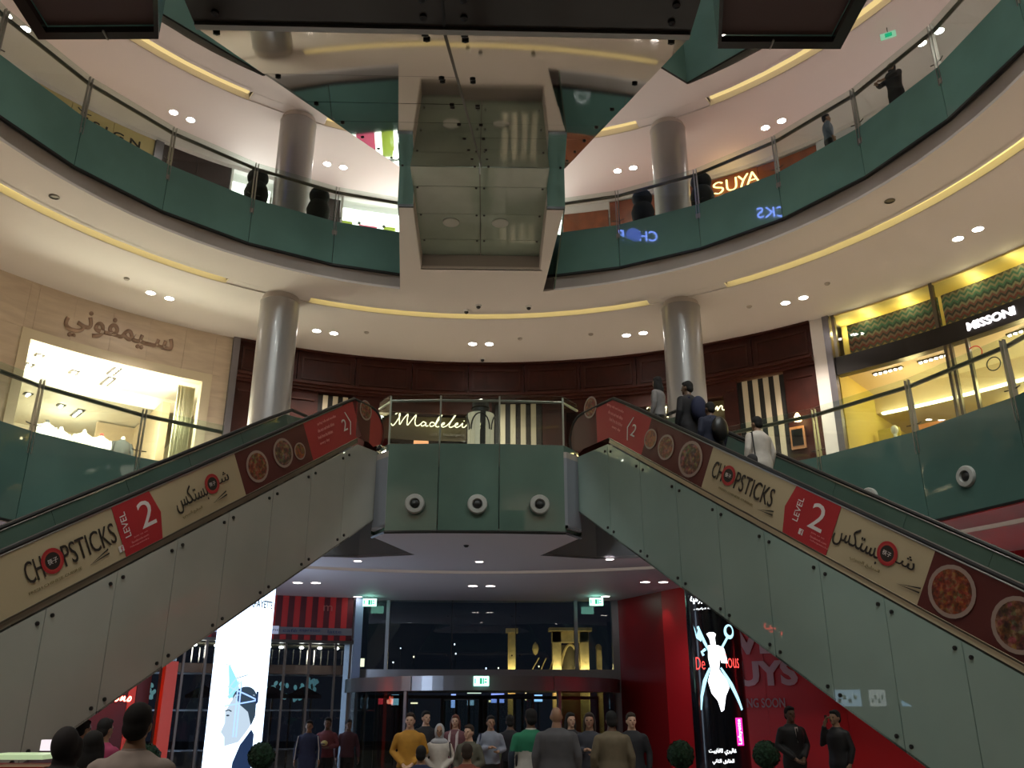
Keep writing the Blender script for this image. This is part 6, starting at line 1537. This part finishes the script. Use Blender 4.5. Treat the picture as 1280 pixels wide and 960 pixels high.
person('man in a mustard yellow sweater standing by the revolving door', (-.96, 15.5, F0), 5, 1.70, 'clasp', -10, top='shirt', top_m=cm('mustard_sweater', (.42, .20, .02)), bot_m=cm('dark_trousers', (.03, .03, .035)), sk='l', hc='b', wide=1.1)
person('smiling pale faced man behind the mustard sweater man', (-.86, 18, F0), 10, 1.73, 'down', 20, top='shirt', top_m=cm('black_shirt', (.015, .015, .02)), bot_m=cm('pale_jeans', (.25, .32, .45)), sk='l', hc='k')
person('woman in a grey headscarf and white blouse with crossbody bag', (-.49, 15.8, F0), 0, 1.52, 'clasp', 0, top='shirt', top_m=cm('white_blouse', (.50, .45, .40)), bot='skirt', bot_m=cm('brown_skirt', (.07, .05, .04)), hair='hijab', hc='g', sk='m', extra=cx_)
person('smiling woman with reddish hair and pale scarf behind the headscarf woman', (-.30, 18, F0), -15, 1.66, 'down', 10, top='jacket', top_m=cm('wine_cardigan', (.14, .05, .06)), bot_m=black, hair='long', hc='r', sk='l', extra=lambda t: [part(MB().tube([(s * .07, .0, 1.47), (s * .075, -.12, 1.38), (s * .08, -.16, 1.05)], .03, 8), 'scarf_end', cm('pale_scarf', (.5, .42, .42)), t) for s in (-1, 1)])
person('person in an olive grey jacket looking left, in front of the crowd centre', (.02, 14.5, F0), -30, 1.53, 'clasp', 0, top='jacket', top_m=cm('olive_jacket', (.09, .085, .06)), bot_m=black, hc='b', sk='l')
person('man in a light blue grey shirt with shoulder bag left of centre door wing', (.37, 17, F0), 10, 1.65, 'chest', 0, top='shirt', top_m=cm('blue_grey_shirt', (.22, .24, .30)), bot_m=black, sk='m', extra=shoulder_bag(cm('navy_bag', (.02, .03, .08)), -1))
person('person in black clothing with dark hair seen from behind near the door', (.73, 17.5, F0), 185, 1.66, 'down', 0, top='shirt', top_m=cm('black_shirt', (.015, .015, .02)), bot_m=black, sk='d')
def polo(t): pass
PG = cm('green_yoke', (.012, .16, .08)); PWt = cm('cream_polo', (.42, .40, .36))
def two_tone(t):
    o = [c for c in t.children if c.name.startswith('shirt')][0]; me = o.data.copy(); me.materials.clear(); me.materials.append(PWt); me.materials.append(PG); me.materials.append(cm('navy_sleeve', (.02, .03, .05)))
    for p in me.polygons:
        c = p.center; p.material_index = 1 if c.z > 1.20 and abs(c.x) < .30 else (2 if abs(c.x) > .235 else 0)
    o.data = me
    for i, m in enumerate((PWt, PG, MATS['navy_sleeve'])): o.material_slots[i].link = 'DATA'
    part(MB().lathe([(.085, 0), (.075, .05)], (0, .01, 1.455), 18, None, False), 'collar', cm('pale_collar', (.6, .58, .52)), t)
person('man in a green and cream colour block polo shirt seen from behind', (.92, 13.5, F0), 182, 1.75, 'down', 15, top='shirt', top_m=PWt, bot_m=black, sk='d', wide=1.14, extra=two_tone)
person('broad bald man in a long grey jacket seen from behind', (1.25, 13, F0), 175, 1.78, 'down', 0, top='jacket', top_m=cm('grey_jacket', (.085, .082, .09)), bot_m=black, hair=None, sk='m', wide=1.22)
person('dark haired woman in black partly behind the grey jacket man', (1.72, 16, F0), 20, 1.70, 'down', 0, top='shirt', top_m=cm('black_shirt', (.015, .015, .02)), bot_m=black, hair='long', sk='l')
person('woman with long dark hair in a dark top with hands at her waist', (1.93, 15, F0), -10, 1.70, 'chest', 0, top='shirt', top_m=cm('ink_blue_top', (.03, .032, .045)), bot_m=black, hair='long', hc='b', sk='m')
person('man in an open tan brown jacket seen from behind', (2.08, 13.5, F0), 180, 1.72, 'down', 0, top='jacket', top_m=cm('tan_jacket', (.13, .10, .06)), bot_m=black, sk='d', wide=1.12)
person('man in a black sweatshirt with round badge beside the red wall', (2.60, 15, F0), -15, 1.70, 'down', 20, top='shirt', top_m=cm('black_sweatshirt', (.012, .012, .016)), bot_m=black, sk='l', hc='b', wide=1.1,
       extra=lambda t: part(MB().lathe([(.045, 0), (.045, .006)], (-.05, -.145, 1.33), 18, Matrix.Rotation(pi / 2, 3, 'X')), 'badge', cm('white_badge', (.5, .5, .5)), t))
def suit(t):
    part(MB().prism([(-.03, -.142, 1.44), (.03, -.142, 1.44), (0, -.158, 1.20)], (0, -.006, 0)), 'shirt_front', ink_w, t, False)
    part(MB().prism([(-.012, -.152, 1.42), (.012, -.152, 1.42), (.016, -.166, 1.26), (0, -.166, 1.21), (-.016, -.166, 1.26)], (0, -.005, 0)), 'tie', black, t, False)
person('man in a black suit and tie standing before the red hoarding', (5.50, 16, F0), 12, 1.80, 'clasp', -5, top='jacket', top_m=cm('black_suit', (.010, .010, .012), .6), bot_m=MATS['black_suit'], sk='d', extra=suit)
person('man in a black coat raising a phone to his face, rightmost at the hoarding', (6.27, 16, F0), -60, 1.74, 'ear', 0, top='jacket', top_m=MATS['black_suit'], bot_m=MATS['black_suit'], sk='m', extra=lambda t: part(MB().box((-.11, -.10, 1.62), (.012, .06, .12)), 'phone', black, t, False))
person('crouching height figure in orange at the bottom centre of the crowd', (.06, 11, F0), 180, 1.37, 'down', 0, top='shirt', top_m=cm('rust_top', (.20, .05, .03)), bot_m=black, sk='m', hc='b')
person('short figure in navy seen from behind at the bottom below the mustard sweater', (-.50, 11.5, F0), 180, 1.33, 'down', 0, top='shirt', top_m=cm('navy_top', (.015, .02, .06)), bot_m=black, sk='m', wide=1.1)
# riders on the right escalator
def rider(s, off, **k):
    T, st = 7.14, -.97
    z = T - .98 + (s - st) * tan(TH) if s < st else T - .98
    s_low = st - (T - .83) / tan(TH); n = round((s - s_low - .2) / .41); s = s_low + .2 + .41 * n; z = T - .98 + (s - st) * tan(TH)
    p = esc_pt(1, s, off, z); return (p.x, p.y, p.z)
person('woman in a pale grey top, uppermost rider of the right escalator', rider(-1.45, .78), 235, 1.66, 'rail', -20, top='shirt', top_m=cm('pale_grey_top', (.20, .19, .19)), bot_m=black, hair='long', sk='m')
person('tall man in black with a navy backpack on the right escalator', rider(-2.2, .80), 215, 1.80, 'rail', 15, top='jacket', top_m=cm('black_jacket2', (.012, .011, .014)), bot_m=black, sk='d', wide=1.1, extra=backpack(cm('navy_pack', (.012, .016, .05))))
person('man in a dark navy coat behind the tall man on the escalator', rider(-2.75, .55), 205, 1.60, 'down', 0, top='jacket', top_m=cm('dark_navy_coat', (.010, .013, .035)), bot_m=black, sk='d', wide=1.2, hair='short', extra=backpack(black))
person('woman in a white blouse with shoulder bag, lowest rider of the right escalator', rider(-3.68, .78), 205, 1.64, 'down', 0, top='jacket', top_m=cm('white_blouse_rider', (.52, .47, .42)), bot_m=black, hair='short', hc='k', sk='m', wide=1.12, extra=shoulder_bag(cm('dark_bag', (.02, .018, .02)), 1))
# second floor
q = P(24.6, 10.0, Z_F2); person('woman in a black robe and headscarf leaning on the second floor rail at far right', q, -70, 1.66, 'lean', 40, top='jacket', top_m=MATS['black_robe'], bot='skirt', bot_m=MATS['black_robe'], hair='hijab', hc='n', sk='m')
q = P(35.2, 10.1, Z_F2); person('man in a grey blue shirt in profile at the second floor rail', q, 75, 1.56, 'down', 0, top='shirt', top_m=cm('steel_blue_shirt', (.15, .18, .24)), bot_m=black, sk='m')
